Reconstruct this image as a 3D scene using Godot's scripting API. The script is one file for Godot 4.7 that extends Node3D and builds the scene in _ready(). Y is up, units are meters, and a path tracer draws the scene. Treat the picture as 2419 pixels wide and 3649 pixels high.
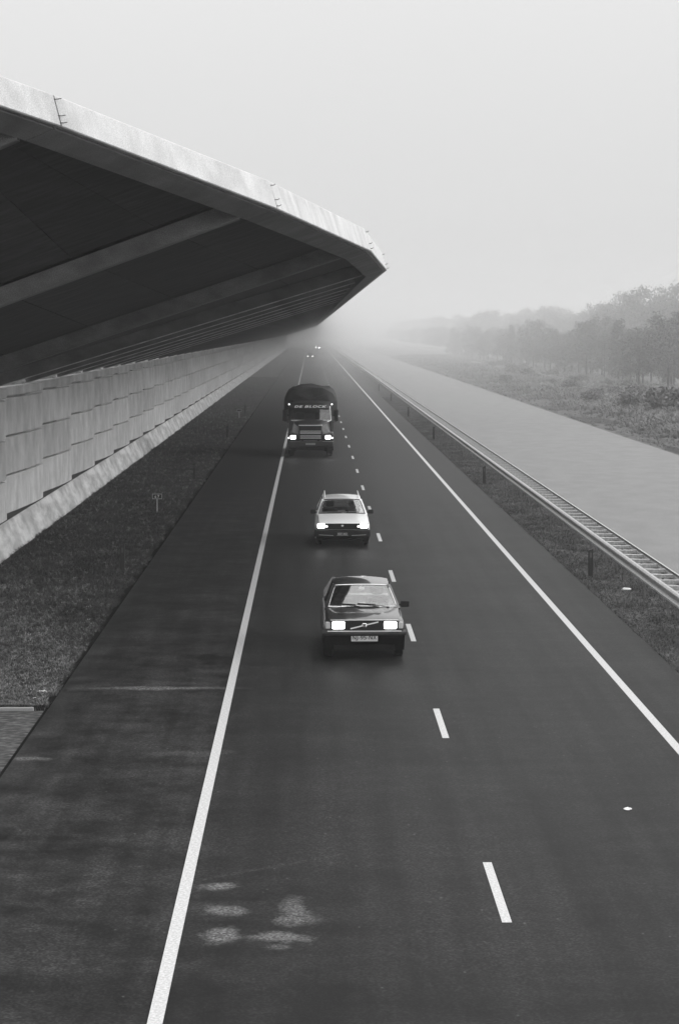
extends Node3D
# A motorway in mist, seen from a bridge: a long cantilevered concrete gallery, cars, a lorry and a wood.

# ---------------------------------------------------------------- mesh builder
class Builder:
	var st := SurfaceTool.new()
	func _init(smooth := false) -> void:
		st.begin(Mesh.PRIMITIVE_TRIANGLES)
		st.set_smooth_group(0 if smooth else -1)
	func smooth(on: bool) -> void:
		st.set_smooth_group(0 if on else -1)
	func tri(a: Vector3, b: Vector3, c: Vector3) -> void:
		st.add_vertex(a); st.add_vertex(b); st.add_vertex(c)
	func quad(a: Vector3, b: Vector3, c: Vector3, d: Vector3) -> void:
		tri(a, b, c); tri(a, c, d)
	func hexa(p: Array) -> void:      # p[0..3] one end ring, p[4..7] the other, same order
		quad(p[0], p[1], p[2], p[3]); quad(p[7], p[6], p[5], p[4])
		for i in 4:
			var j := (i + 1) % 4
			quad(p[j], p[i], p[i + 4], p[j + 4])
	func box(lo: Vector3, hi: Vector3) -> void:
		hexa([Vector3(lo.x, lo.y, hi.z), Vector3(lo.x, hi.y, hi.z), Vector3(hi.x, hi.y, hi.z), Vector3(hi.x, lo.y, hi.z), Vector3(lo.x, lo.y, lo.z), Vector3(lo.x, hi.y, lo.z), Vector3(hi.x, hi.y, lo.z), Vector3(hi.x, lo.y, lo.z)])
	func bevel_box(lo: Vector3, hi: Vector3, r: float) -> void:   # edges chamfered all round
		var c := (lo + hi) * 0.5
		var h := (hi - lo) * 0.5
		var ring := [Vector2(-1, -1), Vector2(-1, 1), Vector2(1, 1), Vector2(1, -1)]
		var layers := [[h.x - r, h.y - r, h.z], [h.x, h.y - r, h.z - r], [h.x, h.y - r, -h.z + r], [h.x - r, h.y - r, -h.z]]
		var oct := func(w: float, t: float, z: float, cut: float) -> Array:
			return [Vector3(c.x - w, c.y - t + cut, c.z + z), Vector3(c.x - w, c.y + t - cut, c.z + z), Vector3(c.x - w + cut, c.y + t, c.z + z), Vector3(c.x + w - cut, c.y + t, c.z + z), Vector3(c.x + w, c.y + t - cut, c.z + z), Vector3(c.x + w, c.y - t + cut, c.z + z), Vector3(c.x + w - cut, c.y - t, c.z + z), Vector3(c.x - w + cut, c.y - t, c.z + z)]
		var rings := [oct.call(h.x - r, h.y - r, h.z, r * 0.5), oct.call(h.x, h.y, h.z - r, r), oct.call(h.x, h.y, -h.z + r, r), oct.call(h.x - r, h.y - r, -h.z, r * 0.5)]
		loft(rings, true, true)
	func bar(a: Vector3, b: Vector3, w: float, t: float, up := Vector3.UP) -> void:
		var d := (b - a).normalized()
		var s := d.cross(up)
		s = Vector3.RIGHT if s.length() < 0.01 else s.normalized()
		var u := s.cross(d).normalized()
		var r := []
		for p in [b, a]:
			for k in [Vector2(-1, -1), Vector2(-1, 1), Vector2(1, 1), Vector2(1, -1)]:
				r.append(p + s * (k.x * w * 0.5) + u * (k.y * t * 0.5))
		hexa(r)
	func loft(rings: Array, closed: bool, caps: bool) -> void:
		for i in rings.size() - 1:
			var n: int = rings[i].size()
			for j in (n if closed else n - 1):
				var k := (j + 1) % n
				quad(rings[i][k], rings[i][j], rings[i + 1][j], rings[i + 1][k])
		if caps:
			for e in 2:
				var r: Array = rings[0] if e == 0 else rings[rings.size() - 1]
				var c := Vector3.ZERO
				for p in r:
					c += p
				c /= r.size()
				for j in r.size():
					var k := (j + 1) % r.size()
					if e == 0:
						tri(c, r[j], r[k])
					else:
						tri(c, r[k], r[j])
	func tube(pts: Array, radius: float, sides := 8) -> void:
		var rings := []
		for i in pts.size():
			var d: Vector3 = (pts[mini(i + 1, pts.size() - 1)] - pts[maxi(i - 1, 0)]).normalized()
			var s := d.cross(Vector3.UP)
			s = Vector3.RIGHT if s.length() < 0.01 else s.normalized()
			var u := s.cross(d)
			var r := []
			for k in sides:
				var a := -TAU * k / sides
				r.append(pts[i] + (s * cos(a) + u * sin(a)) * radius)
			rings.append(r)
		rings.reverse()
		loft(rings, true, true)
	func sheet(fn: Callable, nu: int, nv: int, thick: float) -> void:   # a curved plate, smooth on its faces, with thickness
		var g := []
		for i in nu + 1:
			var row := []
			for j in nv + 1:
				row.append(fn.call(float(i) / nu, float(j) / nv))
			g.append(row)
		var nrm := []
		for i in nu + 1:
			var row := []
			for j in nv + 1:
				var du: Vector3 = g[mini(i + 1, nu)][j] - g[maxi(i - 1, 0)][j]
				var dv: Vector3 = g[i][mini(j + 1, nv)] - g[i][maxi(j - 1, 0)]
				row.append(du.cross(dv).normalized() * thick)
			nrm.append(row)
		smooth(true)
		for i in nu:
			for j in nv:
				quad(g[i][j], g[i][j + 1], g[i + 1][j + 1], g[i + 1][j])
				quad(g[i][j] - nrm[i][j], g[i + 1][j] - nrm[i + 1][j], g[i + 1][j + 1] - nrm[i + 1][j + 1], g[i][j + 1] - nrm[i][j + 1])
		smooth(false)
		for i in nu:
			for j in [0, nv]:
				quad(g[i][j], g[i + 1][j], g[i + 1][j] - nrm[i + 1][j], g[i][j] - nrm[i][j])
		for j in nv:
			for i in [0, nu]:
				quad(g[i][j], g[i][j + 1], g[i][j + 1] - nrm[i][j + 1], g[i][j] - nrm[i][j])
	func done() -> ArrayMesh:
		st.generate_normals()
		return st.commit()

var M := {}
var grain: NoiseTexture2D
var used := {}
var rng := RandomNumberGenerator.new()
const EYE := 6.6

func numbered(called: String) -> String:
	used[called] = used.get(called, -1) + 1
	return called if used[called] == 0 else "%s_%03d" % [called, used[called]]

func put(called: String, mesh: Mesh, m: Material, parent: Node = null, at := Vector3.ZERO) -> MeshInstance3D:
	var o := MeshInstance3D.new()
	o.mesh = mesh
	o.material_override = m
	o.position = at
	if parent == null:
		o.name = numbered(called)
		add_child(o)
	else:
		o.name = called
		parent.add_child(o, true)
	return o

func node(called: String, at := Vector3.ZERO) -> Node3D:
	var o := Node3D.new()
	o.name = numbered(called)
	o.position = at
	add_child(o)
	return o

func tag(o: Node, label: String, category := "", group := "", kind := "") -> Node:
	o.set_meta("label", label)
	if category: o.set_meta("category", category)
	if group: o.set_meta("group", group)
	if kind: o.set_meta("kind", kind)
	return o

func copy(o: Node3D, called: String) -> Node3D:
	var c: Node3D = o.duplicate()
	c.name = numbered(called)
	add_child(c)
	return c

# ---------------------------------------------------------------- materials
func grey(g: float, a := 1.0) -> Color:
	var c := Color(g, g, g).linear_to_srgb()
	c.a = a
	return c

func noise_tex(size: int, freq: float, lo: float, hi: float, octaves := 4, sd := 1, contrast := 0.0, normal := false) -> NoiseTexture2D:
	var n := FastNoiseLite.new()
	n.seed = sd
	n.noise_type = FastNoiseLite.TYPE_SIMPLEX_SMOOTH
	n.frequency = freq
	n.fractal_octaves = octaves
	n.fractal_gain = 0.6
	var t := NoiseTexture2D.new()
	t.width = size
	t.height = size
	t.seamless = true
	t.noise = n
	if normal:
		t.as_normal_map = true
		t.bump_strength = 6.0
	else:
		var r := Gradient.new()
		r.offsets = PackedFloat32Array([contrast, 1.0 - contrast])
		r.colors = PackedColorArray([Color(lo, lo, lo), Color(hi, hi, hi)])
		t.color_ramp = r
	return t

func mat(g: float, rough: float, metal := 0.0, spec := 0.5) -> StandardMaterial3D:
	var m := StandardMaterial3D.new()
	m.albedo_color = grey(g)
	m.roughness = rough
	m.metallic = metal
	m.metallic_specular = spec
	m.cull_mode = BaseMaterial3D.CULL_DISABLED
	return m

func grainy(m: StandardMaterial3D, scale := 0.2) -> StandardMaterial3D:    # fine grit over any surface
	m.detail_enabled = true
	m.detail_albedo = grain
	m.detail_blend_mode = BaseMaterial3D.BLEND_MODE_MUL
	m.detail_uv_layer = BaseMaterial3D.DETAIL_UV_2
	m.uv2_triplanar = true
	m.uv2_world_triplanar = true
	m.uv2_scale = Vector3.ONE * scale
	return m

func textured(g: float, rough: float, tex: Texture2D, scale: Vector3, world := true) -> StandardMaterial3D:
	var m := mat(g, rough)
	m.albedo_texture = tex
	m.uv1_triplanar = true
	m.uv1_world_triplanar = world
	m.uv1_scale = scale
	return m

func make_materials() -> void:
	var stain := noise_tex(1024, 0.006, 0.74, 1.0, 6, 3, 0.15)
	grain = noise_tex(1024, 0.35, 0.66, 1.0, 2, 71, 0.15)
	var gi := Image.create(1024, 1024, false, Image.FORMAT_L8)
	for y in 1024:
		for x in 1024:
			gi.set_pixel(x, y, Color.from_hsv(0, 0, 0.45 + 0.55 * pow(rng.randf(), 1.3)))
	var grit := ImageTexture.create_from_image(gi)
	M.grit = grit
	var fine := noise_tex(512, 0.06, 0.7, 1.0, 3, 7, 0.2)
	var board := noise_tex(1024, 0.012, 0.55, 1.0, 6, 5, 0.2)
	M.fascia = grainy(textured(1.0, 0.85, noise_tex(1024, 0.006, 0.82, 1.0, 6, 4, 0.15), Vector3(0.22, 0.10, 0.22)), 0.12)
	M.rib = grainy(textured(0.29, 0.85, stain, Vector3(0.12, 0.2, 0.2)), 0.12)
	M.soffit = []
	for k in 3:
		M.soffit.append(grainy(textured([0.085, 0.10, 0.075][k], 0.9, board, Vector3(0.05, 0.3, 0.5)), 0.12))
	var wallstain := noise_tex(1024, 0.006, 0.82, 1.0, 6, 6, 0.15)
	M.panel = []
	for k in 4:
		M.panel.append(grainy(textured([0.80, 0.88, 0.75, 0.84][k], 0.9, wallstain, Vector3(0.14, 0.09, 0.14)), 0.12))
	M.plinth = grainy(textured(0.95, 0.9, noise_tex(1024, 0.005, 0.72, 1.0, 6, 12, 0.3), Vector3(0.22, 0.22, 0.06)), 0.12)
	M.ledge_dark = textured(0.03, 1.0, fine, Vector3(0.6, 0.6, 0.6))
	M.soil = textured(0.045, 1.0, noise_tex(1024, 0.02, 0.35, 1.0, 5, 21, 0.15), Vector3(0.12, 0.12, 0.12))
	M.heath = textured(0.14, 1.0, noise_tex(1024, 0.02, 0.45, 1.0, 5, 24, 0.2), Vector3(0.06, 0.06, 0.06))
	M.bare = textured(0.12, 1.0, noise_tex(1024, 0.012, 0.25, 1.0, 5, 22, 0.2), Vector3(0.3, 0.3, 0.5))
	M.pale_road = grainy(textured(0.29, 0.9, noise_tex(1024, 0.01, 0.94, 1.0, 4, 31, 0.2), Vector3(0.06, 0.06, 0.03)), 0.06)
	M.track = textured(0.28, 0.95, fine, Vector3(0.3, 0.3, 0.3))
	M.paint_line = textured(0.6, 0.6, noise_tex(1024, 0.03, 0.82, 1.0, 4, 33, 0.2), Vector3(0.7, 0.7, 0.7))
	M.post_steel = mat(0.16, 0.6, 0.2)
	M.galvanised = textured(0.55, 0.5, noise_tex(512, 0.03, 0.8, 1.0, 4, 41, 0.2), Vector3(0.8, 0.8, 0.3))
	M.galvanised.metallic = 0.35
	M.gutter = textured(0.02, 1.0, fine, Vector3(1, 1, 1))
	M.gutter.metallic_specular = 0.1
	M.post_black = mat(0.018, 0.6)
	M.reflector = mat(0.10, 0.25)
	M.paper = mat(0.75, 0.8)
	M.stone = textured(0.4, 0.9, fine, Vector3(3, 3, 3), false)
	M.dark_steel = mat(0.03, 0.6, 0.4)
	M.sign_dark = mat(0.02, 0.4)
	M.sign_light = mat(0.7, 0.5)
	# vehicles
	M.black_paint = mat(0.012, 0.35, 0.0, 0.5)
	M.black_paint.clearcoat_enabled = true
	M.black_paint.clearcoat = 1.0
	M.black_paint.clearcoat_roughness = 0.03
	M.white_paint = mat(0.95, 0.4)
	M.white_paint.clearcoat_enabled = true
	M.white_paint.clearcoat = 0.8
	M.white_paint.clearcoat_roughness = 0.05
	M.truck_paint = mat(0.02, 0.4)
	M.truck_paint.clearcoat_enabled = true
	M.truck_paint.clearcoat = 0.6
	M.truck_paint.clearcoat_roughness = 0.08
	M.grey_paint = mat(0.10, 0.4)
	M.chrome = mat(0.75, 0.18, 1.0)
	M.trim = mat(0.8, 0.4, 0.15)
	M.rubber = mat(0.010, 0.9, 0.0, 0.15)
	M.plastic = mat(0.014, 0.6, 0.0, 0.3)
	M.bumper_grey = mat(0.022, 0.5)
	M.interior = mat(0.02, 0.9)
	M.upholstery = mat(0.05, 0.95)
	M.steel = mat(0.35, 0.4, 0.7)
	M.plate_light = mat(0.55, 0.5)
	M.plate_dark = mat(0.02, 0.5)
	M.ink = mat(0.015, 0.6)
	M.letter_white = mat(0.88, 0.6)
	M.lens = mat(0.45, 0.15)
	M.tarp = textured(0.022, 0.75, noise_tex(512, 0.015, 0.55, 1.0, 5, 51, 0.1), Vector3(0.5, 0.5, 0.5), false)
	M.glass = mat(0.02, 0.03)
	M.glass.albedo_color = grey(0.05, 0.22)
	M.screen = mat(0.02, 0.02)
	M.screen.albedo_color = grey(0.02, 0.05)
	M.screen.transparency = BaseMaterial3D.TRANSPARENCY_ALPHA
	M.glass.transparency = BaseMaterial3D.TRANSPARENCY_ALPHA
	M.lamp = mat(0.8, 0.3)
	M.lamp.emission_enabled = true
	M.lamp.emission = Color(1, 1, 1)
	M.lamp.emission_energy_multiplier = 6.0
	M.lamp_far = M.lamp.duplicate()
	M.lamp_far.emission_energy_multiplier = 90.0
	M.marker = mat(0.8, 0.3)
	M.marker.emission_enabled = true
	M.marker.emission = Color(1, 1, 1)
	M.marker.emission_energy_multiplier = 1.6
	# plants
	M.leaf = mat(1.0, 0.8)
	M.leaf.vertex_color_use_as_albedo = true
	M.leaf.backlight_enabled = true
	M.leaf.backlight = Color(0.25, 0.25, 0.25)
	M.bark = textured(0.06, 0.95, fine, Vector3(0.8, 0.2, 0.8), false)

# ---------------------------------------------------------------- the asphalt, with its stains where the photograph shows them
func asphalt_texture() -> Array:
	var w := 512
	var h := 2048          # x -4.7 .. 7.3, z -20 .. -116
	var n1 := FastNoiseLite.new(); n1.seed = 5; n1.frequency = 0.22; n1.fractal_octaves = 5
	var n2 := FastNoiseLite.new(); n2.seed = 9; n2.frequency = 1.6; n2.fractal_octaves = 3
	var n3 := FastNoiseLite.new(); n3.seed = 14; n3.frequency = 0.6; n3.fractal_octaves = 4
	var im := Image.create(w, h, false, Image.FORMAT_RGB8)
	# light worn spots: x, z, half size x, half size z, strength
	var spots := [[-1.1, -27.75, 0.21, 0.22, 1.0], [-1.0, -26.6, 0.24, 0.30, 0.95], [-1.0, -25.45, 0.25, 0.33, 1.0], [-0.22, -26.75, 0.15, 0.45, 0.75], [-0.16, -26.15, 0.26, 0.42, 0.8], [-0.32, -25.37, 0.34, 0.28, 1.0], [-0.36, -24.97, 0.14, 0.13, 0.5], [-2.75, -43.4, 0.75, 0.24, 1.25], [-3.3, -43.45, 1.0, 0.18, 0.7], [-2.0, -43.4, 0.9, 0.16, 0.4], [-4.4, -36.2, 0.45, 0.16, 0.8], [-4.3, -24.6, 0.35, 0.1, 0.6], [-1.9, -36.6, 0.9, 0.3, 0.25]]
	var dark := [[-2.05, -47.4, 0.55, 0.8, 0.75], [-1.2, -46.6, 0.9, 0.35, 0.4], [-1.0, -27.1, 0.5, 0.14, 0.5], [-1.0, -26.0, 0.6, 0.12, 0.5], [-1.3, -24.7, 0.9, 0.35, 0.45], [0.1, -25.8, 0.7, 0.2, 0.4], [0.0, -27.2, 0.6, 0.7, 0.35], [-1.2, -23.0, 0.4, 1.2, 0.45], [0.1, -22.8, 0.45, 1.4, 0.45], [-2.0, -29.2, 0.7, 0.5, 0.4], [-2.4, -23.2, 1.2, 1.1, 0.45], [-3.9, -30.5, 1.0, 0.3, 0.4], [-3.6, -27.3, 1.0, 0.4, 0.4], [-4.0, -33.6, 1.4, 0.35, 0.3]]
	for j in h:
		var z := -20.0 - 96.0 * (j + 0.5) / h
		var calm := smoothstep(-112.0, -75.0, z)
		for i in w:
			var x := -4.6 + 11.7 * (i + 0.5) / w
			var broad := n1.get_noise_2d(x * 0.8, z * 1.4)
			var mid := n3.get_noise_2d(x * 1.3, z * 2.6)
			var v := 0.046 * (1.0 + calm * (0.40 * broad + 0.34 * mid + 0.5 * n3.get_noise_2d(x * 3.5, z * 0.10)))
			# the hard shoulder carries damp, mottled dirt
			var sh := clampf((-0.9 - x) / 1.2, 0.0, 1.0)
			v *= 1.0 + calm * sh * (1.1 * n1.get_noise_2d(x * 2.2 + 40.0, z * 1.9) + 0.8 * n2.get_noise_2d(x * 0.9, z * 0.8)) + calm * sh * (0.5 + 0.5 * maxf(0.0, n2.get_noise_2d(x * 2.5, z * 4.0)))
			# wheel tracks polished by tyres
			for c in [0.345, 3.99]:
				for s in [-0.75, 0.75]:
					var d: float = (x - c - s) / 0.34
					v *= 1.0 - calm * 0.10 * exp(-d * d)
			var wob := 0.45 * n2.get_noise_2d(x * 1.3, z * 1.0) + 0.25 * n3.get_noise_2d(x * 3.0 + 9.0, z * 3.0)
			for s in dark:
				var dx: float = (x - s[0]) / s[2]
				var dz: float = (z - s[1]) / s[3]
				var q := dx * dx + dz * dz
				if q < 4.0:
					v *= 1.0 - s[4] * smoothstep(1.3, 0.35, sqrt(q) + wob * 1.2)
			for s in spots:
				var dx: float = (x - s[0]) / s[2]
				var dz: float = (z - s[1]) / s[3]
				var q := dx * dx + dz * dz
				if q < 4.0:
					v = lerpf(v, 0.33 + 0.03 * mid, s[4] * smoothstep(1.25, 0.4, sqrt(q) + wob))
			# a faint dragged scratch and a healed crack
			var t := (x + 1.3) / 1.7
			if t > 0.0 and t < 1.0:
				var dz := absf(z - (-28.1 - 1.35 * t)) / 0.07
				v += 0.10 * (1.0 - t * 0.6) * exp(-dz * dz) * (0.6 + 0.8 * n2.get_noise_2d(x * 5.0, z))
			var c2 := (z + 26.0) / 6.0
			if c2 > 0.0 and c2 < 1.0:
				var dx2 := absf(x - (2.55 + 0.75 * c2 + 0.05 * n3.get_noise_2d(z * 2.0, 3.0))) / 0.02
				v *= 1.0 - 0.3 * exp(-dx2 * dx2)
			v *= 1.0 + 0.2 * (rng.randf() - 0.5)
			if rng.randf() < 0.0006 * calm:
				v = 0.24
			var c := clampf(v * 2.4, 0.0, 1.0)      # kept 2.4 times too light, the material's colour takes it back
			c = 1.055 * pow(c, 1.0 / 2.4) - 0.055 if c > 0.0031 else 12.92 * c
			im.set_pixel(i, j, Color(c, c, c))
	return [ImageTexture.create_from_image(im)]

func flat_sheet(x0: float, x1: float, z0: float, z1: float, y: float) -> ArrayMesh:
	var st := SurfaceTool.new()
	st.begin(Mesh.PRIMITIVE_TRIANGLES)
	st.set_normal(Vector3.UP)
	for k in [[x0, z0, 0, 0], [x0, z1, 0, 1], [x1, z1, 1, 1], [x0, z0, 0, 0], [x1, z1, 1, 1], [x1, z0, 1, 0]]:
		st.set_uv(Vector2(k[2], k[3]))
		st.add_vertex(Vector3(k[0], y, k[1]))
	return st.commit()

# ---------------------------------------------------------------- setting
func build_ground() -> void:
	var g := put("ground", flat_sheet(-700, 900, 60, -2200, -0.06), M.soil)
	tag(g, "flat dark earth under the whole scene", "", "", "structure")
	var asphalt := grainy(mat(0.275, 0.55, 0.0, 0.2), 0.05)
	asphalt.detail_albedo = M.grit
	asphalt.albedo_texture = asphalt_texture()[0]
	var far := grainy(textured(0.0293, 0.55, noise_tex(1024, 0.02, 0.9, 1.0, 5, 62, 0.2), Vector3(0.08, 0.08, 0.03)), 0.05)
	far.detail_albedo = M.grit
	far.metallic_specular = 0.2
	var road := put("road", flat_sheet(-4.6, 7.1, -20, -116, 0.0), asphalt)
	tag(road, "dark damp two-lane carriageway with hard shoulder", "", "", "structure")
	put("asphalt", flat_sheet(-4.6, 7.1, -116, -2000, 0.0), far, road)
	put("asphalt", flat_sheet(-4.6, 7.1, 40, -20, 0.0), far, road)
	var b := Builder.new()
	for x in [-4.6, 7.1]:
		b.quad(Vector3(x, 0, 40), Vector3(x, 0, -2000), Vector3(x, -0.1, -2000), Vector3(x, -0.1, 40))
	put("asphalt_edge", b.done(), M.gutter, road)
	put("gutter", flat_sheet(-4.84, -4.6, 40, -2000, -0.05), M.gutter, road)
	put("edge_line", flat_sheet(-1.57, -1.42, 40, -2000, 0.004), M.paint_line, road)
	put("edge_line", flat_sheet(5.73, 5.88, 40, -2000, 0.004), M.paint_line, road)
	var dash := flat_sheet(-0.055, 0.055, 0, -3.0, 0.004)
	for k in 50:
		put("lane_dash", dash, M.paint_line, road, Vector3(2.186, 0, -25.95 - 12.0 * k))
	var other := put("unmarked_carriageway", flat_sheet(9.25, 19.65, 40, -2000, -0.03), M.pale_road)
	tag(other, "broad pale unmarked carriageway behind the guard rail", "", "", "structure")
	# heath beyond: gentle bumps
	var n := FastNoiseLite.new(); n.seed = 4; n.frequency = 0.03; n.fractal_octaves = 3
	var st := SurfaceTool.new()
	st.begin(Mesh.PRIMITIVE_TRIANGLES)
	st.set_smooth_group(0)
	var xs := [19.66, 20.6, 22.0, 24.0, 26.5, 29.0, 31.2, 33.0, 36.0, 40.0, 46.0, 54.0, 66.0, 90.0, 130.0, 200.0]
	var hgt := func(x: float, z: float) -> float: return heath_y(x, z, n)
	for i in xs.size() - 1:
		var z := 0.0
		while z > -1600.0:
			var z1 := z - (6.0 if z > -500 else 20.0)
			var p := [Vector3(xs[i], hgt.call(xs[i], z), z), Vector3(xs[i + 1], hgt.call(xs[i + 1], z), z), Vector3(xs[i + 1], hgt.call(xs[i + 1], z1), z1), Vector3(xs[i], hgt.call(xs[i], z1), z1)]
			for k in [0, 2, 1, 0, 3, 2]:
				st.add_vertex(p[k])
			z = z1
	st.generate_normals()
	tag(put("heath_bank", st.commit(), M.heath), "rough grassy bank rising gently to the wood", "", "", "structure")
	tag(put("sandy_track", flat_sheet(31.4, 32.6, -300, -480, heath_y(32, -380, n) + 0.25), M.track), "pale sandy track at the foot of the wood", "", "", "structure")
	tag(put("bare_soil", flat_sheet(-9.0, -4.67, -10, -41.0, -0.03), M.bare), "bare streaked soil below the pale kerb strip", "", "", "structure")
	var k := Builder.new()
	k.bevel_box(Vector3(-8.9, -0.08, -41.13), Vector3(-4.86, 0.02, -41.05), 0.012)
	tag(put("kerb_strip", k.done(), M.stone), "thin pale concrete strip laid across the dark verge", "", "", "structure")

func build_fog_bank() -> void:
	for q in [[-160.0, 0.0018], [-230.0, 0.0006]]:
		var v := FogVolume.new()
		v.name = numbered("mist_bank")
		v.size = Vector3(900, 19, 1900 + q[0])
		v.position = Vector3(120, 8.5, (q[0] - 1900.0) * 0.5)
		var m := FogMaterial.new()
		m.density = q[1]
		m.albedo = Color(0.99, 0.99, 0.99)
		v.material = m
		add_child(v)
		tag(v, "mist hanging over the distant road and wood", "mist", "", "stuff")

func heath_y(x: float, z: float, n: FastNoiseLite) -> float:
	var t := clampf((x - 20.5) / 7.0, 0.0, 1.0)
	return -0.05 + t * t * (3.0 - 2.0 * t) * 0.35 + clampf((x - 36.0) / 60.0, 0, 1) * 1.6 + (0.3 * n.get_noise_2d(x * 2.0, z) * clampf((x - 20.0) / 2.0, 0, 1))

func tuft_mesh(blades: int, hgt: float, spread: float, width: float, sd: int) -> ArrayMesh:
	var r := RandomNumberGenerator.new()
	r.seed = sd
	var st := SurfaceTool.new()
	st.begin(Mesh.PRIMITIVE_TRIANGLES)
	st.set_smooth_group(-1)
	for i in blades:
		var a := r.randf() * TAU
		var root := Vector3(cos(a), 0, sin(a)) * r.randf() * spread * 0.5
		var lean := Vector3(cos(a + r.randf_range(-0.8, 0.8)), 0, sin(a + r.randf_range(-0.8, 0.8))) * spread * r.randf_range(0.3, 1.1)
		var side := Vector3(-sin(a), 0, cos(a)) * width
		var tip := root + lean + Vector3.UP * hgt * r.randf_range(0.55, 1.0)
		var mid := root + lean * 0.35 + Vector3.UP * hgt * 0.6
		for v in [root - side, root + side, mid, mid - side * 0.6, mid + side * 0.6, tip]:
			st.add_vertex(v)
	st.generate_normals()
	return st.commit()

func scatter(called: String, label: String, count: int, place: Callable, mesh: ArrayMesh, parent: Node = null) -> void:
	var mm := MultiMesh.new()
	mm.transform_format = MultiMesh.TRANSFORM_3D
	mm.use_colors = true
	mm.mesh = mesh
	mm.instance_count = count
	for i in count:
		var p: Array = place.call()           # position, size, tone
		var b := Basis(Vector3.UP, rng.randf() * TAU).scaled(Vector3.ONE * p[1])
		mm.set_instance_transform(i, Transform3D(b, p[0]))
		mm.set_instance_color(i, Color(p[2], p[2], p[2]))
	var o := MultiMeshInstance3D.new()
	o.multimesh = mm
	o.material_override = M.leaf
	o.name = numbered(called)
	add_child(o)
	tag(o, label, called.replace("_", " "), "", "stuff")

func build_grass() -> void:
	var n := FastNoiseLite.new(); n.seed = 77; n.frequency = 0.35; n.fractal_octaves = 3
	var tuft := tuft_mesh(9, 0.11, 0.10, 0.009, 2)
	scatter("verge_grass", "short scrubby grass between the asphalt and the concrete wall", 80000, func() -> Array:
		var u := rng.randf()
		var z := -41.2 - 300.0 * u * u * (0.3 + 0.7 * u)
		var x := rng.randf_range(-8.85, -4.74)
		x += 0.14 * n.get_noise_2d(z * 1.7, 5.0)
		if x > -4.66: x -= 0.2
		var dry_lit := lerpf(0.08, 0.42, smoothstep(-62.0, -46.0, z + 14.0 * n.get_noise_2d(x, z * 0.3)))      # pale withered stalks and grit, thickened near the kerb strip to paint daylight
		var tone := 0.034 + 0.03 * n.get_noise_2d(x, z) + (0.34 * rng.randf() if rng.randf() < dry_lit else 0.0)
		return [Vector3(x, -0.06, z), rng.randf_range(0.6, 1.25), maxf(0.015, tone)], tuft)
	scatter("median_grass", "coarse low grass under the guard rail", 52000, func() -> Array:
		var u := rng.randf()
		var z := -14.0 - 224.0 * u * u
		var x := rng.randf_range(7.15, 9.2)
		var g := n.get_noise_2d(x * 1.6, z)
		var tone := 0.09 + 0.07 * g + (0.10 * rng.randf() if rng.randf() < 0.15 else 0.0)
		return [Vector3(x + 0.18 * g - 0.05, -0.06, z), rng.randf_range(0.6, 1.2) * (1.0 + 0.5 * g), maxf(0.012, tone)], tuft)
	var n2 := FastNoiseLite.new(); n2.seed = 4; n2.frequency = 0.03; n2.fractal_octaves = 3
	var heather := tuft_mesh(12, 0.55, 0.55, 0.045, 5)
	scatter("heath_grass", "tussocky pale grass and heather on the far bank", 26000, func() -> Array:
		var u := rng.randf()
		var z := -95.0 - 520.0 * u * u
		var v := rng.randf()
		var x := 19.9 + 20.0 * v
		while n.get_noise_2d(x * 0.5, z * 0.35) < -0.12 and rng.randf() < 0.75:
			x = 19.9 + 20.0 * rng.randf()
		var near_road := clampf((x - 19.6) / 4.0, 0.35, 1.0)
		var tone := 0.14 + 0.06 * n.get_noise_2d(x * 0.7 + 30.0, z * 0.5) + 0.04 * rng.randf()
		return [Vector3(x, heath_y(x, z, n2) - 0.03, z), rng.randf_range(0.5, 1.3) * near_road, maxf(0.03, tone)], heather)

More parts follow.
